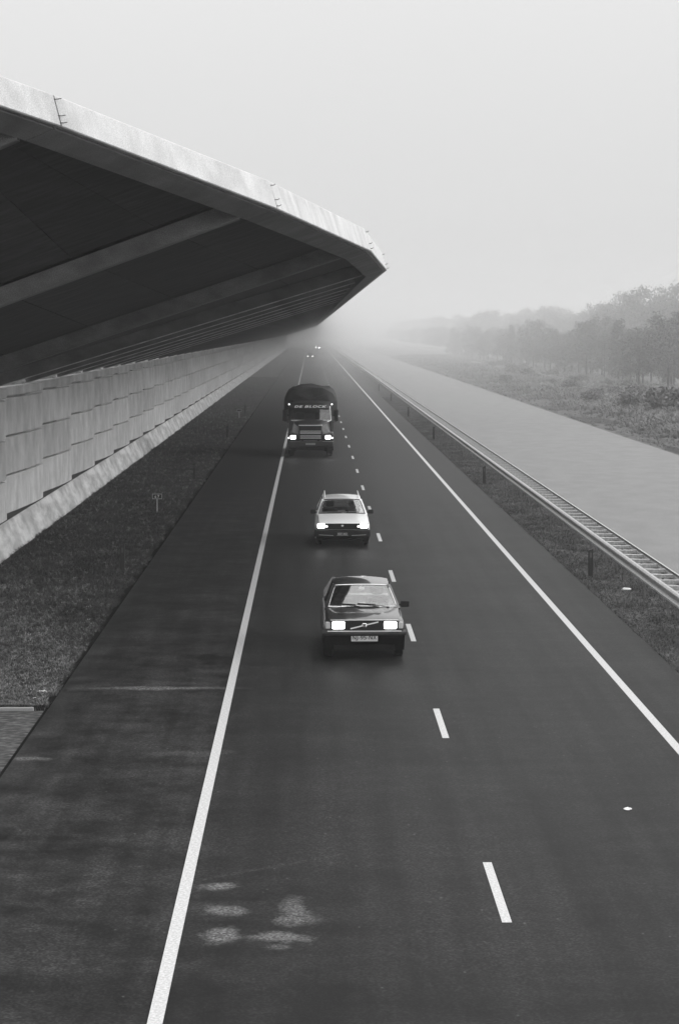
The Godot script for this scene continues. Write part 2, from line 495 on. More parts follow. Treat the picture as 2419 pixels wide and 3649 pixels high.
# ---------------------------------------------------------------- the gallery
func build_gallery() -> void:
	var root := node("concrete_gallery", Vector3(-9.4, 0, -70))
	tag(root, "long concrete canopy with pale fascia and ribbed dark underside over the road", "canopy")
	var off := -root.position
	# stations: outer bottom edge and inner bearing on the wall
	var edge := [Vector3(-9.4, 11.42, -33.0), Vector3(-4.276, 10.102, -41.0), Vector3(-0.657, 9.018, -47.3), Vector3(1.492, 8.569, -58.7)]
	var wall := [Vector3(-11.5, 10.6, -33.0), Vector3(-8.2, 8.45, -41.0), Vector3(-9.6, 5.75, -47.3), Vector3(-9.6, 4.86, -58.7)]
	for k in 84:
		edge.append(Vector3(2.25, 8.38, -70.0 - 10.0 * k))
		wall.append(Vector3(-9.6, 4.77, -70.0 - 10.0 * k))
	var n := edge.size()
	var roof := Builder.new()
	for i in n:
		edge[i] += off
		wall[i] += off
	var up := Vector3.UP
	for i in n:
		var e: Vector3 = edge[i]
		var w: Vector3 = wall[i]
		var d := (w - e).normalized()
		# rib, its foot hidden in the edge beam and the wall head
		var a := e + d * 0.8
		var r := Builder.new()
		var hw := 0.24
		var ring := func(p: Vector3) -> Array: return [p + Vector3(0, 0.07, hw - 0.03), p + Vector3(0, 0.1, hw), p + Vector3(0, 0.46, hw), p + Vector3(0, 0.46, -hw), p + Vector3(0, 0.1, -hw), p + Vector3(0, 0.07, -hw + 0.03)]
		var rings := [ring.call(a), ring.call(w)]
		rings.reverse()
		r.loft(rings, true, true)
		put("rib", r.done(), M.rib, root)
		if i >= 4 and i <= 10:  # pale strip added to draw light catching the rib's lower edge
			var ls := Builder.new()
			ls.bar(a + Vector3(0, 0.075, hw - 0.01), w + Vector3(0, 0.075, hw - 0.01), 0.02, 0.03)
			put("painted_rib_glint", ls.done(), M.fascia, root)
		if i == n - 1:
			break
		var e2: Vector3 = edge[i + 1]
		var w2: Vector3 = wall[i + 1]
		var d2 := (w2 - e2).normalized()
		var seg := (e2 - e)
		var t := seg.normalized()
		var inward := Vector3(seg.z, 0, -seg.x).normalized()      # away from the open side
		if inward.x > 0: inward = -inward
		var g := t * 0.022
		# fascia slab, leaning back
		var f := Builder.new()
		var lean := inward * 0.16 + up * 0.555
		var back := inward * 0.13
		var ringf := func(p: Vector3) -> Array: return [p + up * 0.02, p - inward * 0.0 + lean - up * 0.02, p + lean + inward * 0.02, p + lean + back, p + back + up * 0.0, p + inward * 0.02]
		f.loft([ringf.call(e + g), ringf.call(e2 - g)], true, true)
		put("fascia_panel", f.done(), M.fascia, root)
		# edge beam behind it
		var b := Builder.new()
		var p0 := e + d * 0.135 + g
		var p1 := e + d * 0.66 + g
		var q0 := e2 + d2 * 0.135 - g
		var q1 := e2 + d2 * 0.66 - g
		b.hexa([q0 + up * 0.012, q0 + inward * 0.17 + up * 0.44, q1 + up * 0.44, q1 + up * 0.012, p0 + up * 0.012, p0 + inward * 0.17 + up * 0.44, p1 + up * 0.44, p1 + up * 0.012])
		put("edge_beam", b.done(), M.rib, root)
		# soffit boards between the ribs
		var strips := 5 if i < 24 else 1
		for k in strips:
			var s0 := lerpf(0.0, 1.0, float(k) / strips)
			var s1 := lerpf(0.0, 1.0, float(k + 1) / strips)
			var c := []
			for pair in [[e2, w2, d2, -1.0], [e, w, d, 1.0]]:
				var o: Vector3 = pair[0] + pair[2] * 0.67
				var along: Vector3 = pair[1] - o
				var jog: Vector3 = t * (0.25 * pair[3])
				var lo: Vector3 = o + along * s0 + jog + along.normalized() * 0.01 + up * 0.44
				var hi: Vector3 = o + along * s1 + jog - along.normalized() * 0.01 + up * 0.44
				c.append_array([lo, lo + up * 0.04, hi + up * 0.04, hi])
			var sb := Builder.new()
			sb.hexa(c)
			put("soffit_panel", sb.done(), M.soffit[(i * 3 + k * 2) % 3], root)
		roof.hexa([e2 + d2 * 0.3 + up * 0.485, e2 + d2 * 0.3 + up * 0.52, w2 + up * 1.1, w2 + up * 0.8, e + d * 0.3 + up * 0.485, e + d * 0.3 + up * 0.52, w + up * 1.1, w + up * 0.8])
		# little steel pins left in the joints of the nearest fascia slabs
		if i >= 1 and i <= 4:
			for s in [0.12, 0.34, 0.86]:
				var at: Vector3 = e + lean * s
				var pin := Builder.new()
				pin.tube([at + inward * 0.04, at - inward * 0.05 + t * 0.02, at - inward * 0.07 + t * 0.10 + up * 0.03], 0.008, 5)
				put("steel_pin", pin.done(), M.dark_steel, root)
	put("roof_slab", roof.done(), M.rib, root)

func wall_top(z: float) -> float:
	var p := [[-33.0, 9.2], [-41.0, 7.4], [-47.3, 5.9], [-58.7, 5.05], [-72.0, 4.86]]
	if z > p[0][0]: return p[0][1]
	for i in 4:
		if z > p[i + 1][0]:
			return lerpf(p[i][1], p[i + 1][1], (z - p[i][0]) / (p[i + 1][0] - p[i][0]))
	return 4.86

func build_wall() -> void:
	var root := node("retaining_wall", Vector3(-9.3, 0, -72.2))
	tag(root, "grey precast retaining wall of bowed panels carrying the canopy", "wall")
	var pitch := 9.83
	# one bowed panel: the near end set back, the far end flush
	var shape := func(h: float, inset: float) -> ArrayMesh:
		var b := Builder.new()
		var rings := []
		for k in 9:
			var t := k / 8.0
			var z := -0.03 - (pitch - 0.06) * t
			var x := -0.58 * pow(1.0 - t, 1.7) - inset
			rings.append([Vector3(x - 0.03, 0.0, z), Vector3(x, 0.03, z), Vector3(x, h - 0.08, z), Vector3(x - 0.03, h - 0.05, z), Vector3(x - 0.14, h - 0.05, z), Vector3(x - 0.14, 0.0, z)])
		b.loft(rings, true, true)
		return b.done()
	var course: ArrayMesh = shape.call(1.24, 0.0)
	var head: ArrayMesh = shape.call(0.37, 0.03)
	for k in range(3, 46):
		var z := -pitch * (k - 4)
		var top := wall_top(-72.2 + z - 5.0)
		for c in 3:
			put("wall_panel", course, M.panel[(k * 2 + c * 3 + (k / 3)) % 4], root, Vector3(0, 0.81 + 1.24 * c, z))
		put("coping", head, M.panel[(k + 1) % 4], root, Vector3(0, 4.53, z - 0.55))
		if top > 5.0:
			put("upper_wall_panel", shape.call(top - 4.9, 0.05), M.panel[k % 4], root, Vector3(0, 4.905, z))
	var rest := Builder.new()
	for k in range(46, 90):
		var z := -pitch * (k - 4)
		for c in 3:
			rest.hexa([Vector3(-0.3, 0.82 + 1.24 * c, z - 0.02), Vector3(-0.3, 2.04 + 1.24 * c, z - 0.02), Vector3(-0.6, 2.04 + 1.24 * c, z - 0.02), Vector3(-0.6, 0.82 + 1.24 * c, z - 0.02), Vector3(0, 0.82 + 1.24 * c, z - pitch + 0.02), Vector3(0, 2.04 + 1.24 * c, z - pitch + 0.02), Vector3(-0.6, 2.04 + 1.24 * c, z - pitch + 0.02), Vector3(-0.6, 0.82 + 1.24 * c, z - pitch + 0.02)])
		rest.hexa([Vector3(-0.3, 4.54, z - 0.02), Vector3(-0.3, 4.88, z - 0.02), Vector3(-0.6, 4.88, z - 0.02), Vector3(-0.6, 4.54, z - 0.02), Vector3(0, 4.54, z - pitch + 0.02), Vector3(0, 4.88, z - pitch + 0.02), Vector3(-0.6, 4.88, z - pitch + 0.02), Vector3(-0.6, 4.54, z - pitch + 0.02)])
	put("distant_wall_panels", rest.done(), M.panel[0], root).set_meta("kind", "stuff")
	var back := Builder.new()
	var rows := []
	for z in [9.8, 0.0, -840.0]:
		var y := wall_top(-72.2 + z) + 0.5
		rows.append([Vector3(-1.3, -0.1, z), Vector3(-1.3, y, z), Vector3(-0.78, y, z), Vector3(-0.78, -0.1, z)])
	back.loft(rows, true, true)
	put("light_stop_wall", back.done(), M.panel[2], root)  # unseen slab added to keep light out of the panel gaps
	var foot := shape_plinth(pitch)
	for k in range(3, 89):
		put("plinth", foot, M.plinth, root, Vector3(0, 0, -pitch * (k - 4)))
	var s := Builder.new()
	s.box(Vector3(-0.76, 0.79, -840), Vector3(-0.02, 0.806, 9.8))
	put("ledge_strip", s.done(), M.ledge_dark, root)  # thin dark strip over the plinth's ledge

func shape_plinth(pitch: float) -> ArrayMesh:
	var b := Builder.new()
	var rings := []
	for k in 2:
		var z := -0.006 - (pitch - 0.012) * k
		rings.append([Vector3(0.40, -0.1, z), Vector3(0.36, 0.03, z), Vector3(0.02, 0.77, z), Vector3(-0.01, 0.795, z), Vector3(-0.77, 0.795, z), Vector3(-0.77, -0.1, z)])
	b.loft(rings, true, true)
	return b.done()

# ---------------------------------------------------------------- guard rail and roadside furniture
func build_guard_rail() -> void:
	var root := node("guard_rail", Vector3(8.5, 0, -26))
	tag(root, "galvanised double guard rail with ladder-like spacers along the verge", "guard rail")
	for side in [-1.0, 1.0]:
		# the W section, ridges outwards
		var prof := [[0.0, 0.76], [0.05, 0.75], [0.085, 0.72], [0.085, 0.68], [0.02, 0.64], [0.012, 0.60], [0.02, 0.56], [0.085, 0.52], [0.085, 0.48], [0.05, 0.455], [0.0, 0.45]]
		var rings := []
		for z in [26.0, -680.0]:
			var r := []
			for p in prof:
				r.append(Vector3(side * (0.30 + p[0]), p[1], z))
			for k in range(prof.size() - 1, -1, -1):
				r.append(Vector3(side * (0.30 + prof[k][0] - 0.006), prof[k][1] - (0.0 if k > 0 else 0.003), z))
			rings.append(r)
		if side > 0: rings.reverse()
		var b := Builder.new()
		b.loft(rings, true, false)
		put("rail", b.done(), M.galvanised, root)
	var bar := Builder.new()
	bar.bevel_box(Vector3(-0.28, 0.62, -0.035), Vector3(0.28, 0.715, 0.035), 0.008)
	var bm := bar.done()
	var pb := Builder.new()
	pb.box(Vector3(-0.24, -0.1, -0.03), Vector3(-0.16, 0.618, 0.03))
	pb.box(Vector3(0.16, -0.1, -0.03), Vector3(0.24, 0.618, 0.03))
	var pm := pb.done()
	var onepost := Builder.new()
	onepost.box(Vector3(-0.025, -0.1, -0.03), Vector3(0.025, 0.618, 0.03))
	var om := onepost.done()
	var restb := Builder.new()
	for k in 545:
		var z := 25.4 - 1.28 * k
		if k < 300:
			put("spacer_bar", bm, M.galvanised, root, Vector3(0, 0, z))
		else:
			restb.box(Vector3(-0.28, 0.62, z - 0.035), Vector3(0.28, 0.715, z + 0.035))
		if k % 3 == 0:
			if k < 300:
				put("post", om, M.post_steel, root, Vector3(-0.22, 0, z))
				put("post", om, M.post_steel, root, Vector3(0.22, 0, z))
			else:
				restb.box(Vector3(-0.25, -0.1, z - 0.03), Vector3(-0.17, 0.618, z + 0.03))
	put("distant_spacers", restb.done(), M.galvanised, root).set_meta("kind", "stuff")

func build_roadside() -> void:
	var names := ["nearest", "second", "third", "fourth", "fifth", "sixth", "seventh"]
	var mk := func() -> Node3D:
		var o := node("reflector_post")
		var b := Builder.new()
		b.loft([[Vector3(-0.06, -0.1, 0.05), Vector3(-0.06, 0.70, 0.05), Vector3(0.06, 0.74, 0.05), Vector3(0.06, -0.1, 0.05)], [Vector3(-0.06, -0.1, -0.05), Vector3(-0.06, 0.70, -0.05), Vector3(0.06, 0.74, -0.05), Vector3(0.06, -0.1, -0.05)]], true, true)
		put("body", b.done(), M.post_black, o)
		var r := Builder.new()
		r.bevel_box(Vector3(-0.025, 0.5, 0.05), Vector3(0.025, 0.64, 0.056), 0.002)
		put("reflector", r.done(), M.reflector, o)
		return o
	var proto: Node3D
	for side in 2:
		for k in (6 if side == 0 else 4):
			var o: Node3D
			if proto == null:
				proto = mk.call(); o = proto
			else:
				o = copy(proto, "reflector_post")
			o.position = Vector3(7.54, 0, [-63.4, -102.7, -145.0, -183.0, -222.0, -262.0][k]) if side == 0 else Vector3(-5.2, 0, [-65.0, -105.3, -147.1, -187.0][k])
			if side == 0:
				tag(o, "short black marker post, %s one along the guard rail" % names[k], "marker post", "black marker posts")
			else:
				tag(o, "short black marker post in dark grass, %s one below the concrete wall" % names[k], "marker post", "black marker posts")
	for k in 2:
		var s := node("distance_sign", Vector3(-5.62, 0, -86.2) if k == 0 else Vector3(-5.45, 0, -180.0))
		tag(s, "small dark distance sign numbered 6 7 on thin pale pole" if k == 0 else "small dim unreadable distance sign further along the dark verge", "sign", "distance signs")
		var b := Builder.new()
		b.tube([Vector3(0, -0.1, -0.012), Vector3(0, 0.62, -0.012)], 0.013, 6)
		put("pole", b.done(), M.sign_light, s)
		var bd := Builder.new()
		bd.box(Vector3(-0.175, 0.475, 0.004), Vector3(0.175, 0.665, 0.012))
		put("board", bd.done(), M.sign_dark, s)
		var fr := Builder.new()
		for q in [[-0.175, 0.475, 0.175, 0.49], [-0.175, 0.65, 0.175, 0.665], [-0.175, 0.49, -0.16, 0.65], [0.16, 0.49, 0.175, 0.65]]:
			fr.box(Vector3(q[0], q[1], 0.0125), Vector3(q[2], q[3], 0.016))
		put("frame", fr.done(), M.sign_light, s)
		if k == 0:
			put("digit", letters("6", 0.085, 0.004), M.letter_white, s, Vector3(-0.055, 0.512, 0.0145))
			put("digit", letters("7", 0.10, 0.004), M.letter_white, s, Vector3(0.045, 0.522, 0.0145))
	# scraps of litter
	var bits := [["white crumpled paper in the grass under the guard rail", Vector3(8.05, -0.03, -60.0), 0.13, "paper"], ["small white scrap lying in the right-hand lane", Vector3(4.37, 0.004, -32.15), 0.055, "paper"], ["larger white stone at the verge edge above the pale strip", Vector3(-4.92, -0.03, -43.0), 0.10, "stone"], ["flat pale stone at the verge edge just above the strip", Vector3(-4.95, -0.03, -42.2), 0.085, "stone"]]
	for q in bits:
		var r := RandomNumberGenerator.new(); r.seed = hash(q[0])
		var st := Builder.new()
		var rings := []
		for i in 5:
			var a := PI * (i + 0.5) / 5.0
			var ring := []
			for j in 9:
				var ph := TAU * j / 9.0
				var rr: float = q[2] * r.randf_range(0.6, 1.2)
				ring.append(Vector3(cos(ph) * sin(a) * rr * 1.2, q[2] * 0.3 * (1.0 + cos(a)) * r.randf_range(0.7, 1.2), sin(ph) * sin(a) * rr))
			rings.append(ring)
		st.loft(rings, true, true)
		var o := put("paper_scrap" if q[3] == "paper" else "white_stone", st.done(), M.paper, null, q[1])
		tag(o, q[0], q[3])

func letters(txt: String, hgt: float, depth: float, slant := 0.0, widen := 1.0) -> ArrayMesh:
	var t := TextMesh.new()
	var f := SystemFont.new()
	f.font_names = PackedStringArray(["Droid Sans"])
	f.font_weight = 700
	t.font = f
	t.text = txt
	t.font_size = 64
	t.pixel_size = hgt / 46.0
	t.depth = depth
	t.horizontal_alignment = HORIZONTAL_ALIGNMENT_CENTER
	t.vertical_alignment = VERTICAL_ALIGNMENT_BOTTOM
	var st := SurfaceTool.new()
	st.append_from(t, 0, Transform3D(Basis(Vector3(widen, 0, 0), Vector3(slant, 1, 0), Vector3(0, 0, 1)), Vector3.ZERO))
	var m := st.commit()
	var bb := m.get_aabb()
	var s2 := SurfaceTool.new()
	s2.append_from(m, 0, Transform3D(Basis(), -Vector3(bb.get_center().x, bb.position.y, bb.get_center().z)))
	return s2.commit()

# ---------------------------------------------------------------- vehicles (front towards +z, origin on the ground at the front axle)
func wheel(parent: Node3D, x: float, y: float, z: float, radius: float, width: float, rim_mat: Material) -> void:
	var w := Node3D.new()
	w.name = "wheel"
	w.position = Vector3(x, y, z)
	parent.add_child(w, true)
	var t := Builder.new()
	var prof := [[0.62, -0.5], [0.9, -0.5], [1.0, -0.36], [1.0, 0.36], [0.9, 0.5], [0.62, 0.5], [0.58, 0.3], [0.58, -0.3]]
	var rings := []
	for p in prof:
		var r := []
		for k in 24:
			var a := TAU * k / 24.0
			r.append(Vector3(p[1] * width, cos(a) * p[0] * radius, sin(a) * p[0] * radius))
		rings.append(r)
	rings.append(rings[0])
	t.loft(rings, true, false)
	put("tyre", t.done(), M.rubber, w)
	var d := Builder.new()
	var rr := []
	for p in [[0.6, 0.3], [0.56, 0.34], [0.3, 0.22], [0.12, 0.34]]:
		var r := []
		for k in 20:
			var a := TAU * k / 20.0
			r.append(Vector3(signf(x) * p[1] * width, cos(a) * p[0] * radius, sin(a) * p[0] * radius))
		rr.append(r)
	d.loft(rr, true, true)
	put("rim", d.done(), rim_mat, w)

func add_lamp(parent: Node3D, at: Vector3, size: Vector2, called := "headlight", m: Material = null, beam := 0.0, label := "") -> void:
	var b := Builder.new()
	b.bevel_box(at + Vector3(-size.x * 0.5, -size.y * 0.5, -0.04), at + Vector3(size.x * 0.5, size.y * 0.5, 0.02), minf(0.02, size.y * 0.3))
	var o := put(called, b.done(), m if m else M.lamp, parent)
	if label: o.set_meta("label", label)
	if beam > 0.0:
		var l := SpotLight3D.new()
		l.name = "headlight_beam"
		l.light_energy = beam
		l.light_size = 0.08
		l.spot_angle = 28.0
		l.spot_range = 40.0
		l.spot_attenuation = 2.0
		l.shadow_enabled = true
		l.position = at + Vector3(0, 0, 0.05)
		l.rotation = Vector3(-0.05, PI, 0)
		parent.add_child(l, true)

func make_car(called: String, c: Dictionary) -> Node3D:
	var o := node(called)
	var hw: float = c.half_width
	var ra: float = c.rear_axle
	var front: float = c.front
	var rear: float = c.rear
	var belt: float = c.belt
	var hood_f: float = c.hood_front
	var hood_b: float = c.hood_back
	var ws_z: float = c.ws_base_z
	var rw: float = c.roof_half
	var top: float = c.top
	var sill := 0.2
	# ---- lower body: stations along the car
	var arch := func(z: float) -> float:
		for ax in [0.0, ra]:
			var q: float = absf(z - ax)
			if q < 0.35:
				return 0.30 + sqrt(maxf(0.0, 0.35 * 0.35 - q * q)) * 0.98
		if z > 0.36:
			return 0.47
		return sill
	var zs := [front - 0.02, front - 0.06, 0.45, 0.352, 0.345, 0.30, 0.2, 0.0, -0.2, -0.30, -0.345, -0.352, ws_z, (ws_z + ra) * 0.5, ra + 0.352, ra + 0.345, ra + 0.3, ra + 0.2, ra, ra - 0.2, ra - 0.3, ra - 0.345, ra - 0.352, rear + 0.06, rear]
	var rings := []
	for i in zs.size():
		var z: float = zs[i]
		var low: float = arch.call(z)
		var nose := 1.0 - 0.05 * smoothstep(front - 0.4, front, z) - 0.06 * smoothstep(rear + 0.5, rear, z)
		if i == 0 or i == zs.size() - 1: nose -= 0.03
		var w := hw * nose
		var deck: float
		if z > ws_z:
			deck = lerpf(hood_b, hood_f, clampf((z - ws_z) / (front - ws_z), 0, 1)) - 0.03
		else:
			deck = belt
		var half := [Vector3(w - 0.05, low, z), Vector3(w - 0.012, low + 0.02, z), Vector3(w, maxf(0.5, low + 0.03), z), Vector3(w - 0.004, minf(0.68, deck - 0.11), z), Vector3(w - 0.03, deck - 0.07, z), Vector3(w - 0.075, deck - 0.012, z), Vector3(w - 0.11, deck, z)]
		var r := []
		for p in half: r.append(p)
		for k in range(half.size() - 1, -1, -1): r.append(Vector3(-half[k].x, half[k].y, half[k].z))
		rings.append(r)
	var body := Builder.new(true)
	body.loft(rings, false, false)
	body.smooth(false)
	for e in 2:                      # front and rear faces
		var r: Array = rings[0] if e == 0 else rings[rings.size() - 1]
		var h: int = r.size() / 2
		for k in h - 1:
			if e == 0: body.quad(r[k], r[k + 1], r[r.size() - 2 - k], r[r.size() - 1 - k])
			else: body.quad(r[k + 1], r[k], r[r.size() - 1 - k], r[r.size() - 2 - k])
	put("body", body.done(), c.paint, o)
	# ---- floor pan, so that the road does not show through
	var pan := Builder.new()
	pan.box(Vector3(-hw + 0.22, 0.19, rear + 0.1), Vector3(hw - 0.22, 0.30, front - 0.1))
	for z in [0.0, ra]:
		pan.bar(Vector3(-hw + 0.2, 0.29, z), Vector3(hw - 0.2, 0.29, z), 0.08, 0.08)
	put("underbody", pan.done(), M.rubber, o)
	# ---- bonnet
	var hoodw := hw - 0.10
	var hd := Builder.new()
	hd.sheet(func(u: float, v: float) -> Vector3:
		var z := lerpf(front - 0.03, ws_z + 0.06, v)
		var x := lerpf(-1.0, 1.0, u) * (hoodw - 0.03 * (1.0 - v))
		var k := absf(lerpf(-1.0, 1.0, u))
		var y: float = lerpf(hood_f, hood_b, pow(v, 0.8)) + 0.028 * (1.0 - k * k) - 0.035 * pow(1.0 - v, 8.0) + c.get("hood_ridge", 0.0) * exp(-pow((k - 0.55) / 0.09, 2.0))
		return Vector3(x, y - 0.012, z), 20, 14, 0.02)
	var hood := put("bonnet", hd.done(), c.paint, o)
	# ---- roof
	var ws_tz: float = c.ws_top_z
	var rz: float = c.roof_end
	var rf := Builder.new()
	rf.sheet(func(u: float, v: float) -> Vector3:
		var z := lerpf(ws_tz, rz, v)
		var s := lerpf(-1.0, 1.0, u)
		var x := s * (rw + 0.02 * sin(v * PI))
		var y := top - 0.045 * pow(absf(s), 2.5) - 0.05 * pow(1.0 - v, 4.0) - 0.05 * pow(v, 5.0)
		return Vector3(x, y, z), 16, 12, 0.03)
	var roof := put("roof", rf.done(), c.paint, o)
	# ---- screens and pillars
	var wsw: float = c.ws_half
	var bow := 0.07
	var wtop := top - 0.055
	var screen := func(u: float, v: float) -> Vector3:
		var s := lerpf(-1.0, 1.0, u)
		var x := s * lerpf(wsw, rw - 0.015, v)
		var z := lerpf(ws_z, ws_tz - 0.005, v) + bow * (1.0 - s * s) * (1.0 - 0.25 * v)
		var y := lerpf(belt + 0.045, wtop - 0.02 * s * s, v) + 0.012 * sin(v * PI)
		return Vector3(x, y, z)
	var gs := Builder.new()
	gs.sheet(screen, 14, 8, 0.003)
	gs.sheet(func(u: float, v: float) -> Vector3: return screen.call(u, v) - Vector3(0, 0.006, 0.004), 14, 8, 0.003)     # second pane added to double the sky reflection
	var ws := put("windscreen", gs.done(), M.screen, o)
	var tr := Builder.new()
	var loop := []
	for k in 15: loop.append(screen.call(k / 14.0, 0.0))
	for k in range(1, 9): loop.append(screen.call(1.0, k / 8.0))
	for k in range(13, -1, -1): loop.append(screen.call(k / 14.0, 1.0))
	for k in range(7, -1, -1): loop.append(screen.call(0.0, k / 8.0))
	tr.tube(loop, 0.013, 6)
	put("screen_trim", tr.done(), c.trim, ws)
	for s in [-1.0, 1.0]:
		var a0 := Vector3(s * (wsw + 0.045), belt - 0.02, ws_z - 0.03)
		var a1 := Vector3(s * (rw + 0.002), wtop - 0.02, ws_tz - 0.02)
		var ap := Builder.new()
		ap.bar(a0, a1, 0.065, 0.06)
		put("pillar", ap.done(), c.paint, o)
		var rb := Vector3(s * (wsw + 0.02), belt, c.rear_base_z)
		var rt := Vector3(s * (rw - 0.02), top - 0.14, rz - 0.02)
		var cp := Builder.new()
		cp.bar(rb, rt, 0.16, 0.06, Vector3(s, 0, 0))
		put("pillar", cp.done(), c.paint, o)
		var bm: float = (ws_tz + rz) * 0.5 + 0.05
		var bp := Builder.new()
		bp.bar(Vector3(s * (wsw + 0.045), belt, bm), Vector3(s * (rw + 0.005), top - 0.05, bm - 0.03), 0.09, 0.05, Vector3(s, 0, 0))
		put("pillar", bp.done(), M.plastic, o)
		var ra_ := Builder.new()
		ra_.bar(a1 + Vector3(0, -0.03, 0), rt + Vector3(s * 0.01, -0.01, 0), 0.04, 0.04)
		put("roof_edge", ra_.done(), c.get("gutter", c.paint), o)
		var sg := Builder.new()
		var gw := 0.035
		var q := [a0 + Vector3(-s * 0.02, 0.02, 0), a1 + Vector3(0, -0.01, 0), rt, rb]
		sg.sheet(func(u: float, v: float) -> Vector3: return q[0].lerp(q[3], u).lerp(q[1].lerp(q[2], u), v), 6, 3, 0.005 * s)
		put("side_window", sg.done(), M.glass, o)
	var rg := Builder.new()
	rg.sheet(func(u: float, v: float) -> Vector3: return Vector3(lerpf(-1, 1, u) * lerpf(wsw, rw - 0.02, v), lerpf(belt, top - 0.09, v), lerpf(c.rear_base_z, rz, v)), 6, 4, -0.006)
	put("rear_window", rg.done(), M.glass, o)
	# ---- cabin
	var cab := Builder.new()
	cab.bevel_box(Vector3(-wsw + 0.03, belt - 0.24, ws_z - 0.38), Vector3(wsw - 0.03, belt - 0.02, ws_z - 0.06), 0.03)
	put("dashboard", cab.done(), M.interior, o)
	for s in [-0.36, 0.36]:
		var seat := Builder.new()
		seat.bevel_box(Vector3(s - 0.25, 0.30, ws_z - 1.35), Vector3(s + 0.25, 0.52, ws_z - 0.8), 0.05)
		seat.bevel_box(Vector3(s - 0.24, 0.45, ws_z - 1.55), Vector3(s + 0.24, 1.02, ws_z - 1.38), 0.06)
		seat.bevel_box(Vector3(s - 0.13, 1.03, ws_z - 1.55), Vector3(s + 0.13, 1.22, ws_z - 1.45), 0.04)
		put("seat", seat.done(), M.upholstery, o)
	var rs := Builder.new()
	rs.bevel_box(Vector3(-0.6, 0.3, ra - 0.05), Vector3(0.6, 0.98, ra + 0.15), 0.06)
	put("rear_seat", rs.done(), M.upholstery, o)
	var stw := Builder.new()
	var ringp := []
	for k in 17: ringp.append(Vector3(0.36 + cos(TAU * k / 16.0) * 0.19, belt - 0.02 + sin(TAU * k / 16.0) * 0.17, ws_z - 0.55 - sin(TAU * k / 16.0) * 0.08))
	stw.tube(ringp, 0.015, 6)
	put("steering_wheel", stw.done(), M.interior, o)
	# ---- wheels
	for z in [0.0, ra]:
		for s in [-1.0, 1.0]:
			wheel(o, s * (hw - 0.115), 0.295, z, 0.295, 0.17, M.steel)
	# ---- bumper and spoiler
	var bu := Builder.new()
	var brings := []
	for k in 13:
		var s := lerpf(-1.0, 1.0, k / 12.0)
		var zf: float = front + 0.07 - 0.09 * pow(absf(s), 5.0)
		var x: float = s * (hw + 0.01)
		brings.append([Vector3(x, c.bumper_lo, zf - 0.03), Vector3(x, c.bumper_lo + 0.03, zf), Vector3(x, c.bumper_hi - 0.03, zf), Vector3(x, c.bumper_hi, zf - 0.03), Vector3(x, c.bumper_hi, zf - 0.16), Vector3(x, c.bumper_lo, zf - 0.16)])
	bu.loft(brings, true, true)
	put("bumper", bu.done(), c.bumper, o)
	var sp := Builder.new()
	var at: float = c.bumper_lo - 0.004
	var aw := hw - 0.02
	sp.hexa([Vector3(-aw, 0.18, front - 0.26), Vector3(-aw, at, front + 0.005), Vector3(aw, at, front + 0.005), Vector3(aw, 0.18, front - 0.26), Vector3(-aw, 0.18, front - 0.42), Vector3(-aw, at, front - 0.3), Vector3(aw, at, front - 0.3), Vector3(aw, 0.18, front - 0.42)])
	put("front_apron", sp.done(), M.rubber, o)
	var lp := Builder.new()
	lp.box(Vector3(-hw + 0.2, 0.31, rear - 0.02), Vector3(hw - 0.2, 0.5, rear + 0.1))
	put("rear_bumper", lp.done(), M.plastic, o)
	return o

